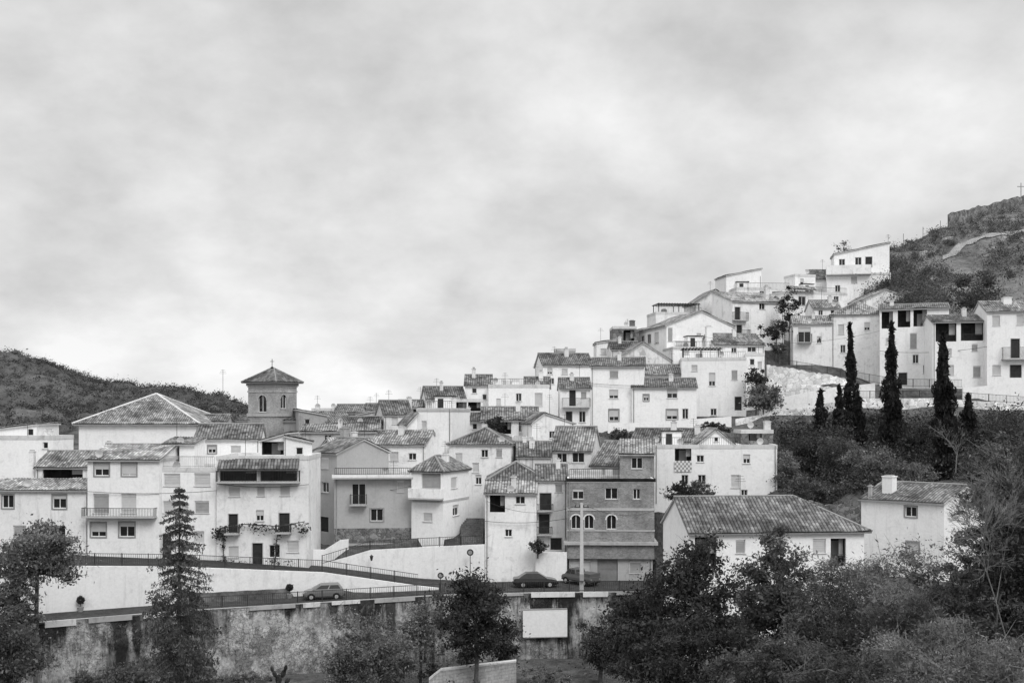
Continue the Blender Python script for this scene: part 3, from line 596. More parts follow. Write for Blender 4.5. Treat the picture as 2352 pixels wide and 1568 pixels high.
h = blk('white terraced house with tiled roof and little ornate chimney', 1546, 162.5, 1642, 163.2, 797, 23, 6, ('flat',), 'W1', [('s', 1570, 802, 1583, 814), ('c', 1628, 748, 797, 14, 3, 'W0'), ('c', 1600, 770, 797, 9, 4), ('n', 797, 801, .06, 'EV'), ('r', 1550, 784, 1600, 797)])
blk(h, 1642, 164.4, 1756, 165.5, 790, 23, 8, ('gable', 767), 'W1', [('w', 1717, 796, 1737, 808), ('w', 1680, 798, 1692, 810)], tm='T1')
blk('white block topped by a wide dark timber pergola', 1506, 186, 1612, 187, 717, 31, 6, ('flat',), 'W1', [('p', 1513, 697, 1605, 717), ('w', 1560, 722, 1570, 732)])
blk('small grey-white gabled house under the skyline terraces', 1598, 189, 1692, 190, 694, 33, 7, ('front', 665, .48), 'W2', [('w', 1660, 700, 1668, 710)], tm='T3')
h = blk('white house with sloping parapet wall alone against the sky', 1668, 199, 1749, 200, 632, 36, 6, ('side', 616), 'W0', [('w', 1709, 646, 1718, 657)], tm='T3')
blk(h, 1692, 195, 1816, 196, 660, 35, 6, ('flat',), 'W1', [('w', 1745, 668, 1756, 680), ('s', 1785, 668, 1797, 680)])
blk('tall white house with two small stacked balconies', 1682, 180, 1800, 183, 690, 795, 7, ('shed', 672), 'W1',
    [('d', 1688, 705, 1700, 736), ('b', 1681, 717, 1714, 738), ('d', 1692, 746, 1704, 775), ('b', 1685, 757, 1718, 777), ('w', 1744, 696, 1757, 711), ('s', 1770, 735, 1783, 752)], tm='T3')
blk('small white house with low roof between stacked balconies and creeper house', 1764, 190, 1822, 190, 684, 34, 5, ('gable', 671), 'W1', [('w', 1800, 690, 1809, 702)], tm='T1')
h = blk('white house hung with dark creeper below a roof porch', 1812, 187, 1946, 191, 668, 33, 7, ('flat',), 'W1', [('w', 1834, 680, 1851, 702), ('s', 1880, 690, 1893, 708), ('w', 1915, 680, 1927, 695), ('s', 1860, 712, 1872, 728), ('T', 1815, 657, 1870, 667)])
blk(h, 1826, 194, 1873, 195, 630, 36, 4, ('flat',), 'W1', [('w', 1838, 640, 1846, 652)])
blk('white cottage with tiled roof in front of the creeper house', 1868, 181, 1930, 181, 706, 30, 5, ('gable', 690), 'W1', [('w', 1880, 712, 1890, 724), ('w', 1908, 712, 1917, 724)], tm='T1')
blk('low house with tiled shed roof left of the topmost house', 1872, 201, 1918, 201, 641, 37, 6, ('shed', 620), 'W2', [], tm='T2')
h = blk('topmost white house with sloping roof and long balcony on hill', 1900, 199, 2046, 197, 630, 40, 4.4, ('flat',), 'W0', [('s', 1955, 634, 1969, 650), ('B', 1897, 611, 2000, 631), ('w', 1918, 655, 1930, 670), ('w', 1985, 664, 1996, 678)])
blk(h, 1916, 201, 2043, 199.2, 583, 42, 6, ('side', 556), 'W0', [('w', 1927, 595, 1941, 613), ('w', 1964, 591, 1979, 608), ('d', 1988, 590, 2003, 614), ('m', 2040, 538, 560, 3)], tm='T3')
blk('white house with low tiled gable against the scrub hill', 1985, 189, 2112, 190, 688, 37, 8, ('front', 664, .4), 'W1', [('w', 2060, 694, 2072, 704)], tm='T1')
blk('white hip-roofed house left of the three-loggia house', 1910, 173, 2032, 171, 722, 26, 8, ('hip', 692), 'W1', [('s', 1925, 745, 1939, 768), ('w', 1985, 740, 1998, 758), ('w', 1930, 792, 1942, 810)], tm='T1')
blk('low white house with narrow tiled eave and grilled window', 1822, 173, 1911, 172, 743, 832, 6, ('gable', 727), 'W1', [('w', 1833, 752, 1862, 786), ('b', 1831, 768, 1864, 788), ('w', 1876, 772, 1887, 788)], tm='T1')
blk('long white house with three square loggia openings at the top', 2021, 166, 2180, 163, 710, 886, 8, ('gable', 699), 'W0',
    [('o', 2025, 716, 2051, 754), ('o', 2062, 713, 2091, 751), ('o', 2098, 710, 2129, 749), ('s', 2090, 765, 2106, 800), ('s', 2034, 776, 2055, 790), ('d', 2064, 856, 2083, 884), ('w', 2096, 814, 2110, 834), ('s', 2036, 815, 2052, 838), ('w', 2120, 838, 2132, 858)], tm='T2')
blk('white house with two railed loggias under a tiled eave', 2142, 159, 2266, 158, 738, 886, 7, ('gable', 724), 'W0',
    [('O', 2149, 742, 2197, 784), ('O', 2207, 741, 2259, 782), ('s', 2232, 790, 2246, 806), ('s', 2172, 800, 2186, 818), ('s', 2176, 838, 2191, 861), ('s', 2235, 840, 2253, 866), ('d', 2152, 858, 2166, 885)], tm='T2')
blk('tall white house at the right edge with long upper balcony', 2267, 156.4, 2440, 155, 714, 890, 8, ('gable', 692), 'W0',
    [('s', 2279, 725, 2297, 748), ('s', 2335, 722, 2352, 746), ('d', 2322, 778, 2342, 822), ('b', 2300, 798, 2390, 826), ('d', 2320, 838, 2346, 867), ('s', 2279, 838, 2299, 862), ('c', 2312, 682, 700, 18, 3, 'W0'), ('s', 2376, 722, 2394, 746)], tm='T1')

# ------------------------------------------------------------------ ground
LF = [(-300, 82), (-100, 86), (90, 90), (400, 95), (740, 99.5), (1010, 103.5), (1250, 105), (1500, 105.5)]
LB = [(-300, 87), (-100, 90.5), (90, 94.5), (400, 99.5), (740, 104.5), (1010, 107.5), (1120, 112.4), (1300, 113.5), (1500, 113.1)]
def ribbon(name, fr, bk, mat, n=40):
    mb = MB()
    def samp(pl, t):
        k = t*(len(pl)-1); i = min(int(k), len(pl)-2); return pl[i].lerp(pl[i+1], k-i)
    for i in range(n):
        a, b = i/n, (i+1)/n
        mb.face([samp(fr, a), samp(fr, b), samp(bk, b), samp(bk, a)])
    o = mb.build(name, mat); o['kind'] = 'structure'; return o
def byX(pl): return [(q[0]-CX)/F*q[1] for q in pl], [q[1] for q in pl]
fx, fy = byX(LF); bx, by = byX(LB)
xs = np.linspace(bx[0], bx[-1], 24)
ribbon('road', [Vector((x, float(np.interp(x, fx, fy)), 2.8)) for x in xs], [Vector((x, float(np.interp(x, bx, by)), 2.8)) for x in xs], 'AS')
UF = [(-300, 87.15, 7.4), (-100, 90.65, 7.2), (90, 94.65, 6.75), (400, 99.65, 6.1), (740, 104.65, 4.85), (960, 107.1, 3.2), (1010, 107.5, 2.805)]
UB = [(-300, 107, 6.5), (-100, 107.5, 6.4), (90, 107.3, 6.35), (496, 106.9, 5.75), (735, 109, 4.95), (960, 112.3, 3.2), (1119, 112.4, 2.805)]
ux = [(a-CX)/F*b for a, b, c in UB]; ubY = [b for a, b, c in UB]; ubZ = [c for a, b, c in UB]
ribbon('upper_road', [Q(*q) for q in UF], [Q(*q) for q in UB], 'AS')
kb = MB()
for (a, b), (c, d) in zip(LF, LF[1:]):
    p, q = Q(a, b, 2.8), Q(c, d, 2.8); t = Vector((0, .35, 0))
    kb.box8([p, q, p+t, q+t, p+UP*.13, q+UP*.13, p+t+UP*.13, q+t+UP*.13])
o = kb.build('kerb', 'KB'); o['kind'] = 'structure'
for px, py, Y in ((1800, 1120, 122), (2000, 1120, 116), (2200, 1100, 114), (2420, 1090, 112), (1900, 1010, 136), (2100, 985, 139), (2300, 965, 140), (2500, 950, 142), (2000, 1050, 127), (2250, 1030, 128),
                  (1780, 950, 149), (1950, 930, 151), (2150, 930, 150), (2350, 940, 148), (2600, 930, 148), (1770, 845, 160), (1900, 860, 160), (1500, 985, 147), (1650, 975, 147), (1350, 990, 146)):
    q = P(px, py, Y); CTRL.append((q.x, q.y, q.z+.3))
for X in (-150, -110, -80): 
    for Y, z in ((100, 6.4), (120, 7), (150, 9), (200, 8), (280, 4)): CTRL.append((X, Y, z))
for X in (-45, -20, 0):
    for Y, z in ((200, 12), (240, 8), (290, 2)): CTRL.append((X, Y, z))
for X in (30, 60): CTRL.append((X, 225, 38)); CTRL.append((X, 290, 20))
for X in (100, 150):
    for Y, z in ((88, 2), (110, 10), (140, 18), (160, 23), (200, 42), (280, 45)): CTRL.append((X, Y, z))
for px, z, Y in ((900, 6.0, 116), (1000, 6.0, 116), (1090, 6.0, 116.5), (760, 6.0, 114), (1090, 8, 119.5)): q = Q(px, Y, z); CTRL.append((q.x, q.y, z+.35))
CT = np.array(CTRL)
tfx = np.array(fx+[14.2, 15.2, 60, 160]); tfy = np.array(fy+[105, 87, 86, 86])
nx, ny = 171, 100
V = []
GX = np.linspace(-150, 150, nx)
for k in range(ny):
    Yw = np.interp(GX, tfx, tfy)+.25; Yk = Yw+(k*2. if k < 95 else 190+(k-95)*20)
    d2 = (GX[:, None]-CT[None, :, 0])**2+(Yk[:, None]-CT[None, :, 1])**2+.6
    w = d2**-2.; z = (w*CT[None, :, 2]).sum(1)/w.sum(1)-.4
    upz = np.minimum(np.interp(GX, ux, ubZ), np.interp(GX, [(a-CX)/F*b for a, b, c in UF], [c for a, b, c in UF]))
    upr = (GX < ux[-1]+1.) & (Yk < np.interp(GX, ux, ubY)+2.9); z = np.where(upr, np.minimum(z, upz-.35), z)
    low = (GX < bx[-1]) & (Yk < np.interp(GX, bx, by)+np.where(GX > -8., 2.9, 1.0)); z = np.where(low, np.minimum(z, 2.45), z)
    V.append(np.stack([GX, Yk, z], 1))
V = np.array(V)
def tz(x, y):
    i = int(np.clip(round((x+150)/300*(nx-1)), 0, nx-1)); k = int(np.argmin(np.abs(V[:, i, 1]-y))); return float(V[k, i, 2])
def gridmesh(name, V, mat, smooth=True):
    a, b = V.shape[:2]; me = bpy.data.meshes.new(name)
    f = [(k*b+i, k*b+i+1, (k+1)*b+i+1, (k+1)*b+i) for k in range(a-1) for i in range(b-1)]
    me.from_pydata(V.reshape(-1, 3).tolist(), [], f); me.update()
    if smooth: me.polygons.foreach_set('use_smooth', [True]*len(f))
    o = link(name, me, [mat], None, (0, 0, 0)); o['kind'] = 'structure'; return o
gridmesh('village_terrain', V, 'EA')
VV = []
for k in range(60):
    t = k/59; Ye = np.interp(GX, tfx, tfy)+.6; Y = -40+(Ye+40)*t
    z = np.maximum(18.3-.3*np.maximum(Y, -10), -3.4)
    z = np.where(GX > 14, np.maximum(z, -3.4+np.clip((Y-70)/16, 0, 1)*3.2), z)
    VV.append(np.stack([GX, Y, z+.25*np.array([noise.noise(Vector((x*.2, y*.2, 0))) for x, y in zip(GX, Y)])], 1))
gridmesh('valley_ground', np.array(VV), 'VG')
g = MB(); g.face([(-4000, -600, -7), (4000, -600, -7), (4000, 5000, -7), (-4000, 5000, -7)]); o = g.build('ground', 'HG'); o['kind'] = 'structure'
sb = MB()
for i in range(14):
    Y = 115.8+i*.38; x0 = Q(1058, Y, 0).x; x1 = Q(1110, Y, 0).x
    sb.box8([Vector((x, y, z)) for z in (5.5, 6.3+.17*i) for y in (Y, Y+.379) for x in (x0, x1)])
o = sb.build('steps', 'PV'); o['kind'] = 'structure'

# hills
def hill(name, cols, mat, rows=26, amp=1.5, back=60, sub=10):
    B_ = [P(*c[:3]) for c in cols]; T_ = [P(*c[3:]) for c in cols]; G_ = []
    n = (len(cols)-1)*sub+1
    for r in range(rows+6):
        row = []
        for i in range(n):
            k = i/sub; j = min(int(k), len(cols)-2); b = B_[j].lerp(B_[j+1], k-j); t = T_[j].lerp(T_[j+1], k-j)
            if r <= rows:
                v = r/rows; q = b.lerp(t, v); q.z = b.z+(t.z-b.z)*(v**.85); a = amp*(1 if r < rows else .45)
            else:
                v = (r-rows)/5; q = t+Vector((0, back*v, -(t.z+4)*v**1.4)); a = amp*.5
            q.z += a*(noise.noise(q*.06)+.5*noise.noise(q*.17)); row.append(q)
        G_.append(row)
    A_ = np.array([[tuple(q) for q in row] for row in G_]); gridmesh(name, A_, mat); return A_
HL = hill('left_hill', [(-260, 1120, 330, -260, 774, 520), (-60, 1100, 330, -60, 800, 520), (20, 1090, 330, 20, 812, 515), (100, 1080, 330, 100, 826, 510), (180, 1070, 330, 180, 855, 505), (250, 1060, 330, 250, 876, 500),
    (330, 1060, 330, 330, 888, 490), (430, 1055, 330, 430, 898, 480), (500, 1050, 330, 500, 911, 470), (560, 1045, 330, 560, 933, 460), (640, 1040, 330, 640, 962, 450), (760, 1040, 330, 760, 990, 450)], 'HG', amp=4, back=200)
HRT = hill('right_hill', [(1940, 700, 205, 1940, 660, 216), (2000, 715, 195, 2000, 604, 214), (2045, 725, 186, 2045, 573, 216), (2110, 735, 183, 2110, 550, 222), (2178, 742, 180, 2178, 526, 230), (2260, 745, 178, 2260, 493, 240),
    (2352, 745, 175, 2352, 463, 248), (2500, 745, 172, 2500, 420, 255), (2750, 745, 170, 2750, 380, 262)], 'HR', amp=1.6, back=60)
def clumps(name, C, R, per, ls, mat, label, st=.5, tall=.36):
    idx = np.repeat(np.arange(len(C)), per); N = len(idx)
    off = rng.normal(size=(N, 3))*np.array([.5, .5, tall])*rng.uniform(.6, 1.3, (N, 1))
    pts = C[idx]+off*R[idx][:, None]; pts[:, 2] += R[idx]*tall*.9
    o = qmesh(name, leaves(pts, ls, st), mat, org=C[0]); o['kind'] = 'stuff'; o['label'] = label; o['category'] = 'scrub'; return o
def onhill(H, n, r0, r1, c0, c1):
    out = []
    for _ in range(n):
        r = rng.uniform(r0, r1); c = rng.uniform(c0, c1); i, j = int(r), int(c); i = min(i, H.shape[0]-2); j = min(j, H.shape[1]-2); a, b = r-i, c-j
        out.append(H[i, j]*(1-a)*(1-b)+H[i+1, j]*a*(1-b)+H[i, j+1]*(1-a)*b+H[i+1, j+1]*a*b)
    return np.array(out)
C = onhill(HL, 2000, 5, 25.8, 14, 105); clumps('hill_scrub', C[:1500], rng.uniform(.8, 3.0, 1500), 30, .28, 'LM', 'grey-green scrub covering the left hill')
clumps('hill_scrub', C[1500:], rng.uniform(.9, 3.2, 500), 40, .3, 'LD', 'darker small trees dotted over the left hill')
C = onhill(HL, 150, 25.5, 26.2, 10, 108); clumps('ridge_scrub', C, rng.uniform(.7, 2.4, len(C)), 60, .26, 'LM', 'line of small dark trees along the left ridge')
TR0, TR1 = 15.4, 16.7
def offtrack(C, d0=1.5, H=HRT):
    t = np.array([H[16, j] for j in range(36, 76)]); d = np.sqrt(((C[:, None, :]-t[None])**2).sum(2)).min(1); return C[d > d0]
tk = MB()
for j in range(38, 74):
    def hp(r, j): i = int(r); a = r-i; return Vector(HRT[i, j]*(1-a)+HRT[i+1, j]*a)+UP*.2
    e0, e1 = .3*math.sin(j*1.3), .3*math.sin((j+1)*1.3)
    tk.face([hp(TR0+e0, j), hp(TR0+e1, j+1), hp(TR1-e1*.8, j+1), hp(TR1-e0*.8, j)])
o = tk.build('track', 'TK'); o['kind'] = 'structure'
C = offtrack(onhill(HRT, 1500, 0, 25.7, 8, 72), 1.2); C = C[[noise.noise(Vector(c)*.06) > -.2 for c in C]]; clumps('hill_scrub', C, rng.uniform(.4, 1.1, len(C)), 54, .10, 'LX', 'pale twiggy scrub covering the steep right hill', .4)
C = offtrack(onhill(HRT, 560, 0, 19, 8, 72), 2.4); C = C[[noise.noise(Vector(c)*.05+Vector((9, 0, 0))) > -.25 for c in C]]; clumps('dark_scrub', C, rng.uniform(.8, 2.6, len(C)), 150, .13, 'LM', 'darker rounded bushes crowding the lower right hill', .5, .42)
C = offtrack(onhill(HRT, 190, 17, 25.5, 8, 72), 2.); clumps('dark_scrub', C, rng.uniform(.6, 1.6, len(C)), 120, .11, 'LM', 'scattered bushes near the top of the right hill')
rk = onhill(HRT, 9, 3, 20, 18, 66)
for i, c in enumerate(rk):
    b = MB(); s = rng.uniform(.6, 1.3); ax_ = [Vector((rng.uniform(.7, 1.3)*a, rng.uniform(.7, 1.2)*bb_, rng.uniform(.3, .8)*cc)) for cc in (-1, 1) for bb_ in (-1, 1) for a in (-1, 1)]
    b.box8([Vector(c)+q*s for q in ax_]); tag(b.build('boulder', 'RK'), 'pale rock outcrop poking out of the steep right hill scrub', 'rock', 'rock outcrops of the right hill')
C = []; tries = 0
while len(C) < 950 and tries < 20000:
    tries += 1
    px = rng.uniform(1770, 2480); Y = rng.uniform(104, 146); x = (px-CX)/F*Y
    if px < 1800 and Y < 130: continue
    if px < 2300 and Y < 112: continue
    if 2135 < px < 2200 and Y < 119: continue
    z = tz(x, Y)
    if HY+(CZ-z-1.3)*F/Y < 946: continue
    C.append((x, Y, z))
C = np.array(C); k = int(len(C)*.46); k2 = int(len(C)*.86)
clumps('slope_scrub', C[:k], rng.uniform(.7, 2.2, k), 110, .14, 'LD', 'dark dense undergrowth filling the slope under the cypresses', .5, .5)
clumps('slope_scrub', C[k:k2], rng.uniform(.6, 2.0, k2-k), 110, .12, 'LM', 'mid-grey bushes mixed into the slope under the cypresses', .5, .5)
clumps('slope_scrub', C[k2:], rng.uniform(.5, 1.5, len(C)-k2), 90, .10, 'LX', 'pale twiggy bushes scattered on the slope under the cypresses', .3, .5)

# ------------------------------------------------------------------ free-standing walls and rails
def wall(label, pts, thick, mat, name='retaining_wall', cat='wall', cope=None, jag=0.):
    f = [P(a, t, Y) for a, t, b, Y in pts]; b_ = [P(a, b, Y) if b > 100 else Q(a, Y, b) for a, t, b, Y in pts]; T = Vector((0, thick, 0))
    if jag:
        f2, g2 = [], []
        for i in range(len(f)-1):
            for k in range(12): f2.append(f[i].lerp(f[i+1], k/12)-UP*random.random()*jag); g2.append(b_[i].lerp(b_[i+1], k/12))
        f = f2+[f[-1]]; b_ = g2+[b_[-1]]
    mb = MB(); L_ = 0
    for i in range(len(f)-1):
        l = (f[i+1]-f[i]).length; n = max(1, int(l/3))
        for j in range(n):
            a, c = j/n, (j+1)/n
            q = [b_[i].lerp(b_[i+1], a), b_[i].lerp(b_[i+1], c), f[i].lerp(f[i+1], c), f[i].lerp(f[i+1], a)]
            mb.face(q, 0, [(L_+l*a, q[0].z), (L_+l*c, q[1].z), (L_+l*c, q[2].z), (L_+l*a, q[3].z)])
            mb.face([q[3], q[2], q[2]+T, q[3]+T], 0); mb.face([q[0]+T, q[1]+T, q[2]+T, q[3]+T], 0)
        L_ += l
    mb.face([b_[0], f[0], f[0]+T, b_[0]+T]); mb.face([b_[-1], f[-1], f[-1]+T, b_[-1]+T])
    root = empty(name, b_[0], label, cat); mb.build('wall_face', mat, root)
    if cope:
        cb = MB(); o = Vector((0, -.06, .003)); T2 = Vector((0, thick+.12, 0)); H = UP*.14
        for p, q in zip(f, f[1:]): cb.box8([p+o, q+o, p+o+T2, q+o+T2, p+o+H, q+o+H, p+o+T2+H, q+o+T2+H])
        cb.build('coping', cope, root)
    return root
rw = wall('stained grey retaining wall below the lower road', [(a, zzz, -4.2, Y) for (a, Y), zzz in zip(LF, [HY+(CZ-2.9)*F/Y for a, Y in LF])], .5, 'RT')
ax = np.linspace(fx[2], fx[-1], 15)+np.concatenate([[0], rng.uniform(-1., 1., 13), [0]])
for i_, x in enumerate(ax):
    if i_ in (2, 5, 6, 10): continue
    y = float(np.interp(x, fx, fy)); w_ = rng.uniform(.10, .24); b = MB(); zt_ = rng.uniform(1.6, 2.85)
    for i in range(8):
        z0_, z1_ = -4+(zt_+4)*i/8, -4+(zt_+4)*(i+1)/8
        for xa, xb, ya_, yb_ in ((x-w_, x+w_, y-.14, y-.14), (x-w_, x-w_, y, y-.14), (x+w_, x+w_, y-.14, y)):
            b.face([(xa, ya_, z0_), (xb, yb_, z0_), (xb, yb_, z1_), (xa, ya_, z1_)], 0, [(0, z0_), (0, z0_), (0, z1_), (0, z1_)])
    b.face([(x-w_, y, zt_), (x-w_, y-.14, zt_), (x+w_, y-.14, zt_), (x+w_, y, zt_)], 0, [(0, zt_)]*4)
    b.build('buttress', 'RT', rw)
for i in range(len(ax)-1):
    x0, x1 = ax[i]+rng.uniform(.2, .7), ax[i+1]-rng.uniform(.2, .8)
    if i in (3, 8, 9) or x1-x0 < .8: continue
    pb = MB(); y0, y1 = float(np.interp(x0, fx, fy)), float(np.interp(x1, fx, fy)); zt_ = 2.98; zl_ = rng.uniform(2.4, 2.7)
    pb.box8([Vector((x, (y0, y1)[k]+dy, z)) for z in (zl_, zt_) for dy in (-.14, -.005) for k, x in ((0, x0), (1, x1))]); pb.build('parapet', 'CC' if i % 3 == 1 else 'W2', rw)
wall('long whitewashed retaining wall between the two roads', [(a, p_, 2.6, Y) for a, p_, Y in ((-300, 1301, 87), (-100, 1300, 90.5), (90, 1299, 94.5), (400, 1301, 99.5), (740, 1314, 104.5), (960, 1345, 106.95), (1008, 1350, 107.48))], .3, 'WW')
wall('whitewashed ramp wall below the narrow white house', [(735, 1296, 1312, 109.2), (800, 1278, 1322, 110.4), (850, 1263, 1330, 111.4), (960, 1257, 1334, 112.5), (1113, 1250, 1336, 113)], .35, 'WW')
wall('short white yard wall between narrow white house and brick house', [(1230, 1268, 1340, 113.5), (1302, 1268, 1340, 113.5)], .3, 'WW')
wall('low white stepped wall of the ramp below the grey corner house', [(706, 1262, 1300, 110), (745, 1262, 1300, 111), (780, 1240, 1290, 113), (800, 1238, 1275, 114)], .3, 'WW')
wall('white terrace wall under the large shuttered house', [(1396, 974, 995, 146.5), (1530, 967, 990, 146), (1680, 956, 985, 145.5)], .3, 'W0')
wall('highest pale rubble terrace wall beside the hillside lane', [(1762, 836, 880, 158.5), (1830, 846, 886, 157.5), (1900, 858, 896, 156.5), (1965, 872, 905, 156)], .4, 'SL', name='terrace_wall', jag=.3)
wall('middle pale rubble terrace wall beside the hillside lane', [(1758, 872, 915, 155.2), (1850, 878, 918, 154.6), (1955, 893, 925, 154)], .4, 'SL', name='terrace_wall', jag=.35)
wall('long white ramp wall descending left from the hillside lane', [(1745, 922, 962, 151.2), (1800, 912, 958, 150.8), (1860, 900, 952, 150.4), (1930, 888, 945, 150), (2010, 880, 932, 149.6)], .3, 'WW')
wall('pale stone wall along the lane above the cypresses', [(1690, 962, 985, 147), (1830, 938, 962, 147), (1960, 915, 945, 147), (2150, 914, 955, 146.5), (2352, 928, 990, 145.5), (2500, 936, 1010, 145)], .4, 'SL')
wall('white garden wall below the house at right edge', [(2212, 890, 930, 151), (2290, 884, 930, 150.5), (2352, 880, 932, 150), (2480, 876, 935, 150)], .3, 'W0')
wall('rough stone wall crowning the right hill', [(2180, 486, 535, 228.5), (2260, 468, 510, 238), (2352, 447, 485, 246), (2500, 405, 445, 253)], .8, 'ST', name='stone_wall', jag=.6)
wall('low sloping block wall with pale coping at the bottom edge', [(985, 1562, -4, 90), (1012, 1540, -4, 90.5), (1186, 1520, -4, 95)], .5, 'BL', name='block_wall', cope='CO')
wall('old stone wall in undergrowth left of the chimney house', [(1790, 1140, 1205, 113), (1880, 1150, 1210, 112), (1975, 1160, 1215, 110)], .4, 'ST', name='stone_wall', jag=.4)
def railing(label, pts, hgt=1.0, sp=2.2, cat='railing', name='railing', bars=.18):
    q = [P(a, b, Y) if b > 100 else Q(a, Y, b) for a, b, Y in pts]; root = empty(name, q[0], label, cat, 'iron railings along the village roads')
    rb = MB()
    for a, b in zip(q, q[1:]):
        for hh in (hgt, .12): rb.tube(a+UP*hh, b+UP*hh, .035, n=4)
        n = int((b-a).length/bars)
        for i in range(n): c = a.lerp(b, (i+.5)/n); rb.tube(c+UP*.12, c+UP*hgt, .016, n=3, cap=False)
    rb.build('rails', 'RL', root)
    for a, b in zip(q, q[1:]):
        n = max(1, round((b-a).length/sp))
        for i in range(n):
            c = a.lerp(b, i/n); pb = MB(); pb.tube(c-UP*.1, c+UP*(hgt+.06), .045, n=5); pb.build('post', 'RL', root)
railing('iron railing on top of the long whitewashed wall', [(-60, 7.0, 91.7), (90, 6.95, 94.8), (400, 6.2, 99.8), (740, 4.98, 104.8), (960, 3.3, 107.15)], 1.05)
railing('iron railing along the outer edge of the lower road', [(450, 2.95, 96.0), (740, 2.95, 99.8), (1010, 2.95, 103.8), (1250, 2.95, 105.3), (1480, 2.95, 105.7)], 1.0)
railing('iron railing along the ramp to the stepped lane', [(740, 1296, 109.4), (850, 1262, 111.6), (960, 1256, 112.7), (1108, 1249, 113.2)], .9)
railing('dark railing along the hillside lane under the loggia houses', [(1965, 872, 154.2), (2060, 888, 153.5), (2210, 890, 152)], 1.1)
railing('railing above the pale rubble terrace walls', [(1762, 836, 158.7), (1830, 846, 157.7), (1900, 858, 156.7), (1960, 871, 156.2)], 1.0)
railing('railing along the pale stone wall above the cypresses', [(1960, 915, 147.2), (2150, 914, 146.7), (2352, 928, 145.7)], 1.0)

a, b = Q(1201, 104.25, 0), Q(1303, 104.7, 0); z1, z0 = zof(1400, 104.4), zof(1462, 104.4)
sb = MB(); sb.box8([Vector((q.x, q.y+dy, z)) for z in (z0, z1) for dy in (0, .08) for q in (a, b)])
root = empty('screen', (a.x, a.y, z0), 'blank white rectangular screen fixed to the stained retaining wall', 'screen'); sb.build('panel', 'SW', root)
sb = MB()
for z in (z0-.08, z1+.003): sb.box8([Vector((q.x, q.y+dy, zz_)) for zz_ in (z, z+.077) for dy in (-.03, .3) for q in (a, b)])
sb.build('frame', 'FG', root)

# ------------------------------------------------------------------ trees
def branchy(tb, p, q, r, n=5):
    m1 = p.lerp(q, .5)+Vector((random.uniform(-.1, .1), random.uniform(-.1, .1), .12))*(q-p).length
    tb.tube(p, m1, r, r*.65, n, cap=False); tb.tube(m1, q, r*.65, r*.2, n, cap=False)
    for _ in range(5):
        s = m1.lerp(q, random.random()); tb.tube(s, s+Vector((random.uniform(-1, 1), random.uniform(-1, 1), random.uniform(-.2, 1)))*(q-p).length*.4, r*.35, r*.1, 3, cap=False)
def tree(label, px, py, Y, rx, ry, gz, mat='LM', n=5000, ls=.16, nc=44, name='tree', cat='tree', group=None, shell=.75, tr=.2, bark='BK', cr=.27, limb=18, st=.5, rough=.6):
    c = P(px, py, Y); RX = rx/F*Y; RZ = ry/F*Y; sd = Vector((px*.13, py*.17, 3))
    if gz is None: gz = tz(c.x, Y)-.2
    root = empty(name, (c.x, Y, gz), label, cat, group)
    cl = []
    while len(cl) < nc:
        v = rng.uniform(-1, 1, 3); r = np.linalg.norm(v)
        if r < 1 and r > shell*rng.random(): cl.append(v*(1.+rough*noise.noise(Vector(v)*1.8+sd)+rng.normal()*.06))
    CL = np.array(cl)*np.array([RX*.93, RX*.85, RZ*.93])+np.array(c); w = rng.uniform(.25, 1.7, nc)
    idx = rng.choice(nc, n, p=w/w.sum()); rad = cr*min(RX, RZ)*rng.uniform(.5, 1.4, nc)
    pts = CL[idx]+rng.normal(size=(n, 3))*rad[idx][:, None]*np.array([1, 1, .6])*rng.uniform(.5, 1.4, (n, 1))
    pts = pts[pts[:, 2] > gz+.1]
    qmesh('crown', leaves(pts, ls, st), mat, root)
    tb = MB(); p = Vector((c.x, Y, gz-.3)); fk = Vector((c.x+RX*.06, Y, max(c.z-RZ*.65, gz+.3)))
    tb.tube(p, fk, tr, tr*.75, 8, cap=False); tb.tube(fk, c, tr*.75, tr*.4, 8, cap=False)
    for k in range(min(limb, nc)):
        s = fk.lerp(c, random.random()); branchy(tb, s, Vector(CL[k]), tr*.32)
    tb.build('trunk', bark, root)
    return root
def bare(label, base, hgt, lean, r=.07, depth=5, mat='BP', name='bare_tree'):
    root = empty(name, base, label, 'tree'); tb = MB()
    def rec(p, d, l, r, k):
        q = p+d*l; tb.tube(p, q, r, r*.7, 5 if k > 3 else 3, cap=False)
        if k == 0: return
        for _ in range(3 if k > 1 else 2):
            nd = (d+Vector((random.uniform(-.6, .6), random.uniform(-.6, .6), random.uniform(-.4, .4)))).normalized()
            rec(p.lerp(q, random.uniform(.45, 1)), nd, l*random.uniform(.5, .85), max(r*.6, .005), k-1)
    rec(Vector(base), Vector(lean).normalized(), hgt*.36, r, depth)
    tb.build('trunk', mat, root); return root
def cypress(label, px, y0, y1, w, Y, n=4200):
    t = P(px, y0, Y); zb = zof(y1, Y); R = w/2/F*Y; H = t.z-zb
    root = empty('cypress_tree', (t.x, Y, zb), label, 'tree', 'cypress trees on the slope')
    u = rng.random(n)**.85; prof = np.minimum(1, (1-u)*1.7+.05)*np.minimum(1, .6+u*3)*(1+.22*np.sin(u*23+px)+.14*np.sin(u*51+px*2))
    th = rng.uniform(0, 2*np.pi, n); rr = R*prof*rng.uniform(.4, 1.15, n)*(1+.18*np.sin(th*3+u*17))
    C = np.stack([t.x+.12*np.sin(u*5+px)+rr*np.cos(th), Y+rr*np.sin(th), zb+u*H], 1)
    qmesh('crown', leaves(C, .22, .34, (.35, .35, 1)), 'LC', root)
    tb = MB(); tb.tube((t.x, Y, zb-1.5), (t.x, Y, zb+H*.8), .16, .04, 6); tb.build('trunk', 'BK', root)
cypress('leftmost of the three tall cypresses below the upper street', 1953, 742, 1010, 27, 140, 5000)
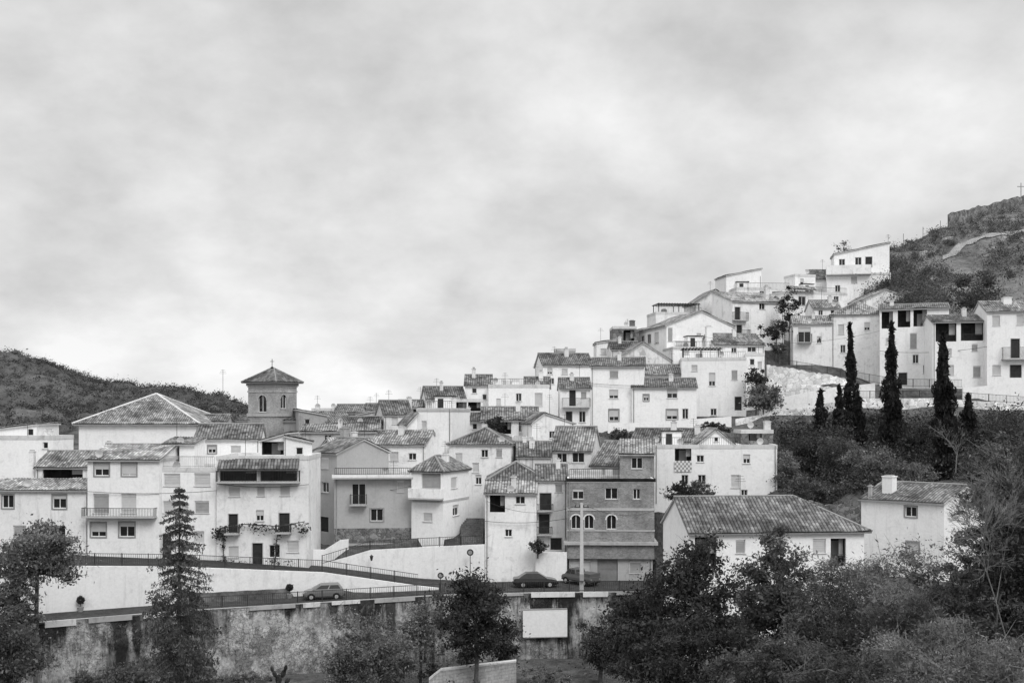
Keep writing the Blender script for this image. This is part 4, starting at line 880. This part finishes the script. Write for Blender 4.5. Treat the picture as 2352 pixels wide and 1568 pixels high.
cypress('middle one of the three tall cypresses below the upper street', 2046, 740, 1010, 34, 139, 5400)
cypress('rightmost of the three tall cypresses, the broadest', 2168, 766, 1105, 50, 119, 9000)
cypress('small cypress far left in the cypress row', 1886, 896, 1010, 28, 137, 2600)
cypress('short pointed cypress hugging the leftmost tall cypress on its left', 1927, 884, 1000, 24, 138, 2400)
cypress('short cypress just right of the leftmost tall cypress', 1973, 900, 1050, 30, 131, 2800)
cypress('low dark cypress right of the broadest cypress', 2222, 905, 1080, 50, 125, 3600)
cypress('stout low cypress at the foot of the middle tall cypress', 2052, 880, 1075, 54, 128, 3800)

def spruce(label, px, y0, Y, gz, Rb):
    t = P(px, y0, Y); H = t.z-gz; root = empty('spruce_tree', (t.x, Y, gz), label, 'tree'); Cs = []
    tb = MB(); tb.tube((t.x, Y, gz-.3), (t.x, Y, t.z-.2), .26, .03, 8)
    K = 32
    for k in range(K):
        f = (k+.3+rng.uniform(-.3, .3))/K; f = max(f, .005); z = t.z-f*H*.97; R = (.26+Rb*f**.68)*rng.uniform(.78, 1.18); nb = 8+int(7*f)
        a0 = rng.uniform(0, 6.28)
        for j in range(nb):
            a = a0+j*6.283/nb+rng.normal()*.25; L_ = R*rng.uniform(.62, 1.25)*(1+.4*noise.noise(Vector((math.cos(a)*1.5, math.sin(a)*1.5, z*.45)))); d = np.array([math.cos(a), math.sin(a)])
            m = int(36+150*f); s = rng.random(m)**.6*L_
            dz = -.28*s-.10*s**2/max(L_, .1)+.12*(s/max(L_, .1))**6*L_
            sp = .11+.28*f*(1-.8*s/max(L_, .1))
            lat = rng.normal(size=m)*sp; hang = np.abs(rng.normal(size=m))*(.11+.34*f)
            p = np.stack([t.x+d[0]*s-d[1]*lat, Y+d[1]*s+d[0]*lat, z+dz-hang], 1)
            Cs.append(p)
            tb.tube((t.x, Y, z), (t.x+d[0]*L_*.85, Y+d[1]*L_*.85, z-.32*L_), .03, .01, 3, cap=False)
    qmesh('crown', leaves(np.concatenate(Cs), .10, .34, (.5, .5, 1)), 'LS', root); tb.build('trunk', 'BK', root)
spruce('tall drooping spruce in front of the long whitewashed wall', 412, 1113, 84, -3.4, 3.6)

vz = -3.4
tree('leafy tree in front of the far left house', 80, 1276, 84, 88, 66, vz, 'LX', 14000, .11, 84, cr=.2, rough=.6)
tree('dense bush under the leafy tree at the far left', 40, 1385, 83, 50, 66, vz, 'LX', 8000, .10, 56, cr=.2, name='shrub', cat='shrub')
tree('low bushy tree in the bottom left corner', 15, 1500, 70, 80, 95, -2.7, 'LM', 12000, .09, 70, cr=.2)
tree('shrub at the foot of the drooping spruce', 310, 1556, 80, 64, 34, vz, 'LM', 4200, .09, 36, name='shrub', cat='shrub')
tree('low weeds along the left foot of the stained wall', 200, 1562, 86, 60, 14, vz, 'LM', 1800, .08, 26, name='shrub', cat='shrub')
tree('low weeds along the stained wall right of the spruce', 560, 1560, 90, 60, 14, vz, 'LX', 1800, .08, 26, name='shrub', cat='shrub')
tree('round greyish bush against the stained retaining wall', 868, 1500, 92, 76, 78, vz, 'LX', 14000, .10, 64, cr=.2, rough=.9, shell=.9)
tree('smaller bush left of the round greyish bush', 788, 1518, 94, 42, 66, vz, 'LL', 6500, .09, 40, cr=.22, rough=.8, shell=.9, name='shrub', cat='shrub')
tree('pale round-headed tree by the retaining wall', 965, 1442, 94, 42, 52, vz, 'LL', 9000, .085, 50, tr=.13, cr=.22, rough=.7)
tree('dark dense tree standing left of the white screen', 1092, 1412, 91, 76, 102, vz, 'LD', 18000, .11, 90, cr=.18, rough=.8)
tree('low undergrowth beneath the dark dense tree', 1060, 1540, 94.5, 90, 24, vz, 'LM', 4200, .09, 40, name='shrub', cat='shrub')
tree('small dark shrub beside the white screen', 1158, 1480, 97, 34, 54, vz, 'LD', 4200, .10, 28, name='shrub', cat='shrub')
tree('dark shrub at the wall foot right of the white screen', 1378, 1480, 95, 44, 66, vz, 'LD', 5600, .10, 34, name='shrub', cat='shrub')
tree('low grey weeds on the ground under the white screen', 1260, 1550, 94, 80, 14, vz, 'LX', 2200, .08, 30, name='shrub', cat='shrub')
tree('dark tree right of the white screen below the brick house', 1470, 1445, 76, 84, 105, -3.4, 'LD', 16000, .10, 90, cr=.18, rough=.7)
tree('open-crowned dark tree before the large tiled roof house', 1595, 1350, 70, 100, 112, -2.7, 'LD', 17000, .095, 110, cr=.15, rough=.8, limb=30)
tree('dark spreading tree filling bottom centre right', 1550, 1505, 64, 145, 95, -.9, 'LD', 19000, .09, 100, cr=.18)
tree('broad mid-grey shrub covering the foot of the tiled roof house', 1690, 1450, 72, 90, 70, -1.5, 'LM', 13000, .095, 80, cr=.19, rough=.7, name='shrub', cat='shrub')
tree('tall mid-grey tree covering the middle of large tiled roof house', 1785, 1370, 66, 92, 138, -1.5, 'LM', 22000, .09, 130, cr=.15, rough=.8, limb=34)
tree('feathery grey tree left of the big right-hand tree', 1985, 1405, 60, 130, 152, .3, 'LX', 26000, .09, 140, cr=.16, st=.28, rough=.8, bark='BP', limb=40, tr=.15)
tree('feathery tree between dark tree and chimney house', 1885, 1435, 58, 95, 105, .9, 'LM', 15000, .085, 100, cr=.17, st=.3, rough=.7, limb=30)
tree('grey-leaved bush at bottom between two dark trees', 1790, 1535, 54, 140, 90, 2.1, 'LM', 19000, .08, 100, cr=.18, st=.4, name='shrub', cat='shrub')
tree('big leafy tree along the right edge', 2322, 1270, 47, 106, 235, 4.2, 'LM', 36000, .08, 190, cr=.13, tr=.24, rough=.8, limb=50, st=.42)
tree('pale feathery tree rising at the right edge above the chimney house', 2300, 1150, 50, 72, 110, 3.3, 'LX', 12000, .085, 90, cr=.15, tr=.14, rough=.9, limb=50, st=.24, bark='BP')
tree('grey-green tree low under the chimney house', 2190, 1425, 52, 105, 128, 2.7, 'LX', 22000, .085, 130, cr=.15, rough=.8, st=.36, limb=30)
tree('grey feathery tree between chimney house and right edge', 2080, 1445, 55, 95, 125, 1.8, 'LX', 16000, .09, 100, cr=.16, st=.28, rough=.8, bark='BP', limb=36, tr=.14)
tree('pale feathery bush in the bottom right corner', 2200, 1535, 40, 210, 112, 6.3, 'LX', 32000, .065, 160, cr=.16, st=.3, rough=.7, name='shrub', cat='shrub', bark='BP', limb=50, tr=.12)
tree('dark wispy bush at bottom edge below the feathery trees', 1960, 1560, 44, 130, 66, 5.1, 'LM', 15000, .065, 90, cr=.17, st=.35, name='shrub', cat='shrub')
bare('pale leafless branches reaching left over the chimney house', Q(2325, 45.5, 9.8), 8.4, (-.32, -.1, 1), .03, 7)
bare('fine leafless twigs at the top of the right-hand tree', Q(2310, 46, 13), 4.6, (-.25, 0, 1), .018, 7)
bare('thin leafless tree rising out of the dark slope', P(2195, 1085, 112), 5.2, (.05, 0, 1), .05, 6)
for lab, px, py, Y, rx, ry, mat, n in (
    ('grey tree at the foot of the rubble terrace walls', 1752, 912, 148, 38, 34, 'LX', 4500), ('dark bush beside door of pergola house', 1736, 868, 152, 26, 20, 'LD', 2200),
    ('large rounded bush on the hill behind loggia houses', 2232, 672, 173, 75, 45, 'LM', 9000), ('dark creeper on the upper white house', 1812, 705, 179, 22, 38, 'LD', 2400),
    ('dark creeper draped over the lane steps', 1782, 758, 176, 30, 22, 'LD', 2200), ('small bush along the lane by the creeper', 1790, 800, 170, 24, 12, 'LM', 1400),
    ('low shrub at left end of the white terrace wall', 1420, 1000, 143, 35, 14, 'LM', 1800), ('low shrub above the lattice balcony house', 1640, 985, 140, 40, 14, 'LD', 1900),
    ('thin tree on the skyline left of topmost house', 1937, 570, 206, 18, 16, 'LX', 400), ('climbing bush against lattice balcony house', 1600, 1125, 118, 34, 26, 'LM', 2600),
    ('dark bush right of brick house', 1560, 1130, 117, 26, 24, 'LD', 2100), ('small tree between hip-roofed centre houses', 1140, 975, 133, 22, 18, 'LD', 1400),
    ('shrub on the hilltop right of the topmost house', 2100, 560, 222, 26, 12, 'LM', 1200), ('dark shrubs beneath the white yard wall', 1235, 1255, 112.6, 18, 14, 'LM', 900),
    ('shrub clinging above the stone wall left of chimney house', 1850, 1125, 116, 60, 28, 'LM', 4200), ('bush right behind the chimney house', 2255, 1085, 114, 58, 44, 'LM', 5000),
    ('grey bush at the upper left corner of the dark slope', 1832, 982, 141, 42, 30, 'LX', 3800), ('dark rounded tree below the small far left cypress', 1862, 1045, 127, 55, 58, 'LD', 7000),
    ('grey bush on the slope beside the lattice balcony house', 1812, 1075, 123, 30, 50, 'LX', 3400), ('mid-grey tree below the leftmost tall cypress', 1935, 1062, 122, 60, 58, 'LM', 7000),
    ('twiggy pale bush above the chimney of the right house', 2010, 1070, 117, 58, 46, 'LX', 5600), ('dark tree between middle and broadest cypress', 2105, 1022, 126, 50, 58, 'LD', 6500),
    ('pale bush left of the broadest cypress foot', 2105, 1092, 116, 44, 34, 'LX', 3600), ('bush at the upper right of the slope under the pale wall', 2275, 985, 137, 60, 36, 'LX', 5000),
    ('dark tree at the right edge of the slope', 2320, 1020, 126, 70, 66, 'LD', 8000), ('pale bush at the foot of the pale stone wall, far right', 2335, 965, 141, 45, 22, 'LX', 3000),
    ('dark bush between leftmost and middle tall cypress', 2003, 1000, 137, 36, 48, 'LD', 4400), ('mid-grey bush right of the low dark cypress', 2266, 1055, 120, 48, 46, 'LM', 5000)):
    tree(lab, px, py, Y, rx, ry, None if Y > 119 else zof(py+ry+6, Y), mat, n, .14 if Y > 130 else .11, 40, name='shrub', cat='shrub', tr=.1, limb=8, cr=.22, rough=.7)
# vine on the facade
vp = []
for a, b in (((497, 1215), (520, 1205)), ((520, 1205), (585, 1200)), ((585, 1200), (640, 1210)), ((640, 1210), (700, 1195)), ((512, 1208), (515, 1285)), ((640, 1210), (632, 1290)), ((700, 1195), (698, 1220)), ((500, 1212), (505, 1230)), ((610, 1285), (690, 1288)), ((500, 1284), (570, 1288))):
    k = 190; t = rng.random(k); hz = abs(a[1]-b[1]) < 40; dens = np.array([noise.noise(Vector((a[0]*.1+q*9, a[1]*.1, 0))) for q in t]) > -.12
    X = a[0]+(b[0]-a[0])*t+rng.normal(size=k)*(7 if hz else 3); Yp = a[1]+(b[1]-a[1])*t+np.abs(rng.normal(size=k))*(10 if hz else 3)
    for x, y in zip(X[dens], Yp[dens]): vp.append(tuple(P(x, y, 106.45-abs(rng.normal())*.12)))
vr = empty('climbing_vine', Q(512, 106.4, 5.3), 'dark climbing vine trained across the tall white house', 'vine')
qmesh('leaves', leaves(np.array(vp), .10), 'LD', vr)
tb = MB()
for l in (((514, 1292), (513, 1250), (518, 1210), (560, 1203), (640, 1208), (700, 1197)), ((632, 1292), (634, 1250), (640, 1210))):
    for a, b in zip(l, l[1:]): tb.tube(P(*a, 106.4), P(*b, 106.4), .05, .04, 5)
tb.build('stem', 'BK', vr)
# prickly pear
pr = empty('prickly_pear', Q(640, 92, -3.4), 'dark prickly pear cactus at the foot of the wall', 'cactus')
for k, (x, y, r, tl) in enumerate(((640, 1560, 9, 0), (631, 1547, 6, -.4), (651, 1546, 7, .35), (656, 1533, 5, .2), (625, 1536, 5, -.2), (619, 1557, 6, -.7), (640, 1576, 10, 0), (660, 1563, 6, .7))):
    c = P(x, y, 92+random.uniform(-.4, .4)); R = r/F*92*1.15; b = MB()
    for i in range(12):
        for sgn in (-1, 1):
            a0, a1 = i*math.pi/6, (i+1)*math.pi/6
            def pt(a, k_): u, v = R*.72*math.cos(a)*k_, R*1.25*math.sin(a)*k_; return c+Vector((u*math.cos(tl)+v*math.sin(tl), sgn*.09*(1-k_**2), v*math.cos(tl)-u*math.sin(tl)))
            b.face([pt(a0, 1), pt(a1, 1), pt(a1, .6), pt(a0, .6)]); b.face([pt(a0, .6), pt(a1, .6), pt(a1, .01), pt(a0, .01)])
    b.build('pad', 'LD', pr)
for px, Y, lab in ((185, 95.6, 'clipped round shrub in pot at the left of the long white wall'), (665, 102.6, 'clipped round shrub in pot near the parked hatchback')):
    c = Q(px, Y, 2.8); r = empty('potted_shrub', c, lab, 'potted plant', 'potted round shrubs along the lower road')
    b = MB(); b.lathe(c, [(0, 0), (.2, 0), (.28, .4), (.24, .42), (0, .36)], 12); b.build('pot', 'FG', r)
    b = MB(); b.tube(c+UP*.35, c+UP*.75, .035, n=6); b.build('stem', 'BK', r)
    k = 900; d = rng.normal(size=(k, 3)); d /= np.linalg.norm(d, axis=1)[:, None]
    qmesh('crown', leaves(np.array(c+UP*1.0)+d*.33*rng.uniform(.6, 1.05, k)[:, None], .07), 'LD', r)

# ------------------------------------------------------------------ street furniture
pc = Q(1336, 105.9, 2.8); r = empty('utility_pole', pc, 'tall pale concrete utility pole in front of the brick house', 'utility pole')
b = MB(); b.box8([pc+Vector((x*k, y*k, z)) for z, k in ((-.2, .20), (8.6, .12)) for y in (-1, 1) for x in (-1, 1)]); b.build('pole', 'CN', r)
b = MB(); b.tube(pc+Vector((-.7, 0, 8.2)), pc+Vector((.7, 0, 8.2)), .05, n=5); b.build('crossarm', 'RL', r)
for x in (-.6, -.2, .2, .6): b = MB(); b.lathe(pc+Vector((x, 0, 8.24)), [(0, 0), (.06, .02), (.04, .1), (.07, .14), (0, .2)], 8); b.build('insulator', 'RL', r)
b = MB(); b.box8([pc+Vector((x, y, z)) for z in (1.1, 1.8) for y in (-.38, -.23) for x in (-.2, .2)]); b.build('meter_box', 'FG', r)
def cable(label, p, q, sag, rad=.022):
    b = MB(); n = 14; pts = [p.lerp(q, i/n)-UP*sag*4*(i/n)*(1-i/n) for i in range(n+1)]
    for u, v in zip(pts, pts[1:]): b.tube(u, v, rad, n=4, cap=False)
    tag(b.build('cable', 'RL'), label, 'cable', 'overhead cables of the village')
cable('overhead cable from concrete pole to right side of brick house', pc+Vector((.6, 0, 8.3)), P(1503, 1172, 113.2), .7)
cable('overhead cable from concrete pole to narrow white house', pc+Vector((-.6, 0, 8.3)), P(1118, 1150, 114), .9)
cable('overhead cable swung across the upper white houses', P(1600, 770, 162), P(2020, 760, 165), 1.5)
cable('overhead cable along front of grey corner house', P(720, 1130, 119.8), P(945, 1115, 116.8), .5)
cable('overhead cable above the right-hand tiled roof', P(1785, 1060, 122.6), P(2200, 1160, 99.3), 1.2)
cable('cable strung along front of three-storey balcony house', P(201, 1128, 106.7), P(497, 1126, 106.4), .25, .03)
cable('cable sagging along top of vine house', P(497, 1110, 106.4), P(709, 1112, 106.7), .3, .03)
cable('cable clipped across narrow white house and yard', P(1114, 1196, 113.9), P(1303, 1190, 113.6), .3, .03)
cable('cable running across large shuttered house', P(1357, 880, 151.8), P(1600, 882, 149.6), .3, .035)
cable('cable along front of the three-loggia house', P(2021, 806, 165.8), P(2267, 796, 156), .5, .035)
def sign(label, px, Y, H, R):
    c = Q(px, Y, 2.8); r = empty('road_sign', c, label, 'road sign', 'round road signs')
    b = MB(); b.tube(c-UP*.1, c+UP*(H+R), .04, n=6); b.build('post', 'RL', r)
    b = MB()
    for ra, rb_, y, m in ((0, R*.62, -.065, 1), (R*.62, R, -.065, 0), (0, R, -.045, 0)):
        for i in range(20):
            a, d = i*math.pi/10, (i+1)*math.pi/10
            b.face([c+Vector((k*math.cos(t), y, H+k*math.sin(t))) for k, t in ((ra, a), (rb_, a), (rb_, d), (ra, d))][(1 if ra == 0 else 0):], m)
    b.build('sign_plate', ['DK', 'FG'], r)
sign('tall round road sign before the whitewashed ramp wall', 1080, 111.9, 3.1, .34)
sign('short round road sign at the end of the long white wall', 1012, 106.8, 1.5, .3)
def lamp(label, px, py, Y):
    c = P(px, py, Y); r = empty('wall_lantern', c, label, 'lantern'); b = MB(); b.tube(c, c+Vector((0, -.6, .15)), .03, n=5); b.build('bracket', 'RL', r)
    b = MB(); b.lathe(c+Vector((0, -.6, -.45)), [(.08, 0), (.17, .4), (.2, .45), (.02, .6)], 6); b.build('lamp_shade', 'RL', r)
lamp('iron wall lantern on the low white house with grilled window', 1880, 778, 171.8)
lamp('iron wall lantern on the wall near the stepped lane', 855, 1275, 111.2)
c = P(2345, 447, 246); r = MB(); r.tube(c-UP*.5, c+UP*2.6, .1, n=5); r.tube(c+Vector((-.8, 0, 1.8)), c+Vector((.8, 0, 1.8)), .09, n=5)
tag(r.build('cross', 'FG'), 'small cross standing on the hilltop stone wall', 'cross')
for i, (px, py, Y) in enumerate(((2075, 562, 219), (2120, 546, 224), (2160, 531, 229), (2195, 512, 231))):
    c = P(px, py, Y); b = MB(); b.tube(c-UP*.5, c+UP*2.2, .05, n=4); tag(b.build('fence_post', 'RL'), 'thin fence post standing on the right hill ridge', 'post', 'fence posts along the right ridge')

# ------------------------------------------------------------------ vehicles
def car(label, c, ang, secs, cab, paint, name='parked_car', wheels=(1.15, -1.15), wr=.29, cat='car'):
    r = empty(name, c, label, cat, 'vehicles on the lower road'); ca, sa = math.cos(ang), math.sin(ang)
    def T(x, y, z): return c+Vector((x*ca-y*sa, x*sa+y*ca, z))
    b = MB(); pr = None
    for x, zl, zh, hw in secs:
        ring = [T(x, s*w, z) for s, w, z in ((-1, hw*.9, zl), (-1, hw, zl+.12), (-1, hw, (zl+zh)/2+.05), (-1, hw*.93, zh), (1, hw*.93, zh), (1, hw, (zl+zh)/2+.05), (1, hw, zl+.12), (1, hw*.9, zl))]
        if pr:
            for i in range(8): j = (i+1) % 8; b.face([pr[i], pr[j], ring[j], ring[i]])
        else: b.face(ring)
        pr = ring
    b.face(pr)
    x0, x1, t0, t1, zb, zt, hb, ht = cab
    lo = [(x0, -hb), (x1, -hb), (x1, hb), (x0, hb)]; hi = [(t0, -ht), (t1, -ht), (t1, ht), (t0, ht)]
    for i in range(4):
        j = (i+1) % 4; b.face([T(*lo[i], zb), T(*lo[j], zb), T(*hi[j], zt), T(*hi[i], zt)])
    mx = [(t0+.06, -ht+.1), (t1-.06, -ht+.1), (t1-.06, ht-.1), (t0+.06, ht-.1)]
    for i in range(4): j = (i+1) % 4; b.face([T(*hi[i], zt), T(*hi[j], zt), T(*mx[j], zt+.05), T(*mx[i], zt+.05)])
    b.face([T(*q, zt+.05) for q in mx]); body = b.build('body', paint, r)
    def lerp(a, d, k): return a+(d-a)*k
    for i, nm in ((0, 'side_window'), (1, 'windscreen'), (2, 'side_window'), (3, 'rear_window')):
        j = (i+1) % 4; A, B, C_, D_ = T(*lo[i], zb), T(*lo[j], zb), T(*hi[j], zt), T(*hi[i], zt)
        nrm = (B-A).cross(D_-A).normalized(); mid = (A+B+C_+D_)/4
        if nrm.dot(mid-T((x0+x1)/2, 0, (zb+zt)/2)) < 0: nrm = -nrm
        def pt(u, v): return lerp(lerp(A, B, u), lerp(D_, C_, u), v)+nrm*.012
        for u0, u1 in (((.07, .48), (.53, .93)) if i in (0, 2) else ((.08, .92),)):
            g = MB(); g.face([pt(u0, .14), pt(u1, .14), pt(u1, .9), pt(u0, .9)]); g.build(nm, 'GL', r)
    for wx in wheels:
        for s in (-1, 1):
            hw = max(q[3] for q in secs); g = MB(); p, q = T(wx, s*(hw-.19), wr), T(wx, s*(hw+.015), wr); g.tube(p, q, wr, n=18); w = g.build('wheel', 'TY', r)
            g = MB(); g.tube(q, T(wx, s*(hw+.03), wr), wr*.6, wr*.55, 14); g.build('rim', 'RM', w)
            g = MB()
            for k in range(10):
                a0, a1 = k*math.pi/10, (k+1)*math.pi/10
                g.face([T(wx+kk*math.cos(t), s*(hw+.006), wr+kk*math.sin(t)) for kk, t in ((wr, a0), (wr+.07, a0), (wr+.07, a1), (wr, a1))])
            g.build('wheel_arch', 'TY', r)
    xf = secs[-1][0]; xr = secs[0][0]
    for s in (-1, 1):
        g = MB(); hw = secs[-1][3]; g.box8([T(x, s*(hw-.28)+y, z) for z in (.55, .68) for y in (-.16, .16) for x in (xf-.12, xf+.012)]); g.build('headlight', 'LP', r)
        g = MB(); hw = secs[0][3]; g.box8([T(x, s*(hw-.16)+y, z) for z in (.62, .8) for y in (-.1, .1) for x in (xr-.012, xr+.1)]); g.build('tail_light', 'DM', r)
    for xx in (xf, xr):
        g = MB(); g.box8([T(x, y, z) for z in (.36, .5) for y in (-.66, .66) for x in (xx-.05, xx+.05)]); g.build('bumper', 'TY', r)
    return r, T
HS = [(-1.85, .36, .82, .70), (-1.74, .27, .95, .79), (-1., .24, .97, .82), (.6, .24, .96, .82), (1.25, .25, .86, .80), (1.7, .28, .74, .75), (1.85, .36, .64, .66)]
car('grey hatchback on the lower road before the long white wall', Q(743, 102.2, 2.81), math.radians(12)+math.pi, HS, (-1.78, 1.05, -1.4, .25, .95, 1.38, .76, .60), 'CG')
SS = [(-2.2, .38, .86, .74), (-2.05, .28, .93, .83), (-1.2, .25, .95, .86), (.8, .25, .93, .86), (1.6, .26, .84, .84), (2.05, .3, .72, .78), (2.2, .38, .62, .7)]
car('dark sedan parked on the road by the ramp wall', Q(1230, 109.3, 2.81), math.radians(4), SS, (-1.75, 1.1, -1.0, .3, .93, 1.40, .79, .62), 'CB', wheels=(1.35, -1.3), wr=.31)
PS = [(-2.1, .45, .95, .76), (-2.0, .4, 1.0, .80), (-.3, .4, 1.0, .81), (1.2, .4, 1.0, .81), (1.8, .42, .92, .78), (2.0, .45, .8, .72)]
r, T = car('grey pickup truck parked before the brick house', Q(1333, 110.9, 2.81), math.radians(132), PS, (-.1, 1.5, .1, 1.0, 1.0, 1.55, .76, .64), 'CP', name='pickup_truck', wheels=(1.3, -1.3), wr=.32, cat='truck')
b = MB()
b.box8([T(x, y, z) for z in (1.0, 1.28) for y in (-.755, .755) for x in (-2.05, -.2)]); b.build('cargo_bed', 'CP', r)

# ------------------------------------------------------------------ light, sky, camera
SE, SA = math.radians(52), math.radians(205)
w = bpy.data.worlds.new('World'); S.world = w; w.use_nodes = True; g = G(w.node_tree)
bg = w.node_tree.nodes['Background']
d = g.n('ShaderNodeTexCoord').outputs['Generated']; x = g.n('ShaderNodeSeparateXYZ', {0: d}); z = x.outputs[2]
zc = g.m('ADD', g.m('MAXIMUM', z, 0.), .50)
pv = g.n('ShaderNodeCombineXYZ', {0: g.m('DIVIDE', x.outputs[0], zc), 1: g.m('DIVIDE', x.outputs[1], zc), 2: 4.3}).outputs[0]
n1 = g.noise(pv, 3.3, 7., .55, .1); n2 = g.noise(pv, 10., 6., .6, 0.); n3 = g.noise(pv, 1.4, 3., .5)
bl = g.m('ABSOLUTE', g.m('SUBTRACT', g.m('MULTIPLY', g.noise(pv, 5.2, 6., .52, .1), 2.), 1.))
cl = g.m('ADD', g.m('ADD', g.m('MULTIPLY', n1, .50), g.m('MULTIPLY', n2, .16)), g.m('ADD', g.m('MULTIPLY', n3, .26), g.m('MULTIPLY', bl, .14)))
val = g.ramp(cl, .36, .60, .60, .94)
gap = g.m('EXPONENT', g.m('MULTIPLY', g.m('ADD', g.m('POWER', g.m('DIVIDE', g.m('ADD', x.outputs[0], .12), .11), 2.), g.m('POWER', g.m('DIVIDE', g.m('SUBTRACT', z, .026), .024), 2.)), -1.))
val = g.m('MULTIPLY', val, g.ramp(z, 0., .09, 1.08, 1.)); val = g.m('ADD', val, g.m('MULTIPLY', gap, .16))
sky = g.n('ShaderNodeTexSky', sky_type='NISHITA', sun_disc=False, sun_elevation=SE, sun_rotation=SA)
bw = g.n('ShaderNodeRGBToBW', {0: sky.outputs[0]}).outputs[0]
lum = g.prod(val, g.ramp(z, .38, .95, 1., 2.5), g.ramp(z, -.05, .0, .4, 1.))
lum = g.m('ADD', g.m('MULTIPLY', lum, 9.6), g.m('MULTIPLY', g.m('MINIMUM', bw, 20.), .03))
g.set(bg.inputs['Color'], lum); bg.inputs['Strength'].default_value = .1
sl = bpy.data.lights.new('sun', 'SUN'); sl.energy = 1.5; sl.angle = math.radians(25); sl.color = (1, .998, .995)
so = bpy.data.objects.new('sun', sl); COL.objects.link(so)
so.rotation_euler = Vector((-.35, .66, -.75)).to_track_quat('-Z', 'Y').to_euler()
cam = bpy.data.cameras.new('camera'); co = bpy.data.objects.new('camera', cam); COL.objects.link(co)
co.location = (0, 0, CZ); co.rotation_euler = (math.pi/2, 0, 0)
cam.sensor_width = 36; cam.lens = 36*F/2352; cam.shift_y = (HY-784)/2352; cam.clip_start = .5; cam.clip_end = 8000
S.camera = co
S.view_settings.view_transform = 'Standard'; S.view_settings.look = 'None'; S.view_settings.exposure = 0
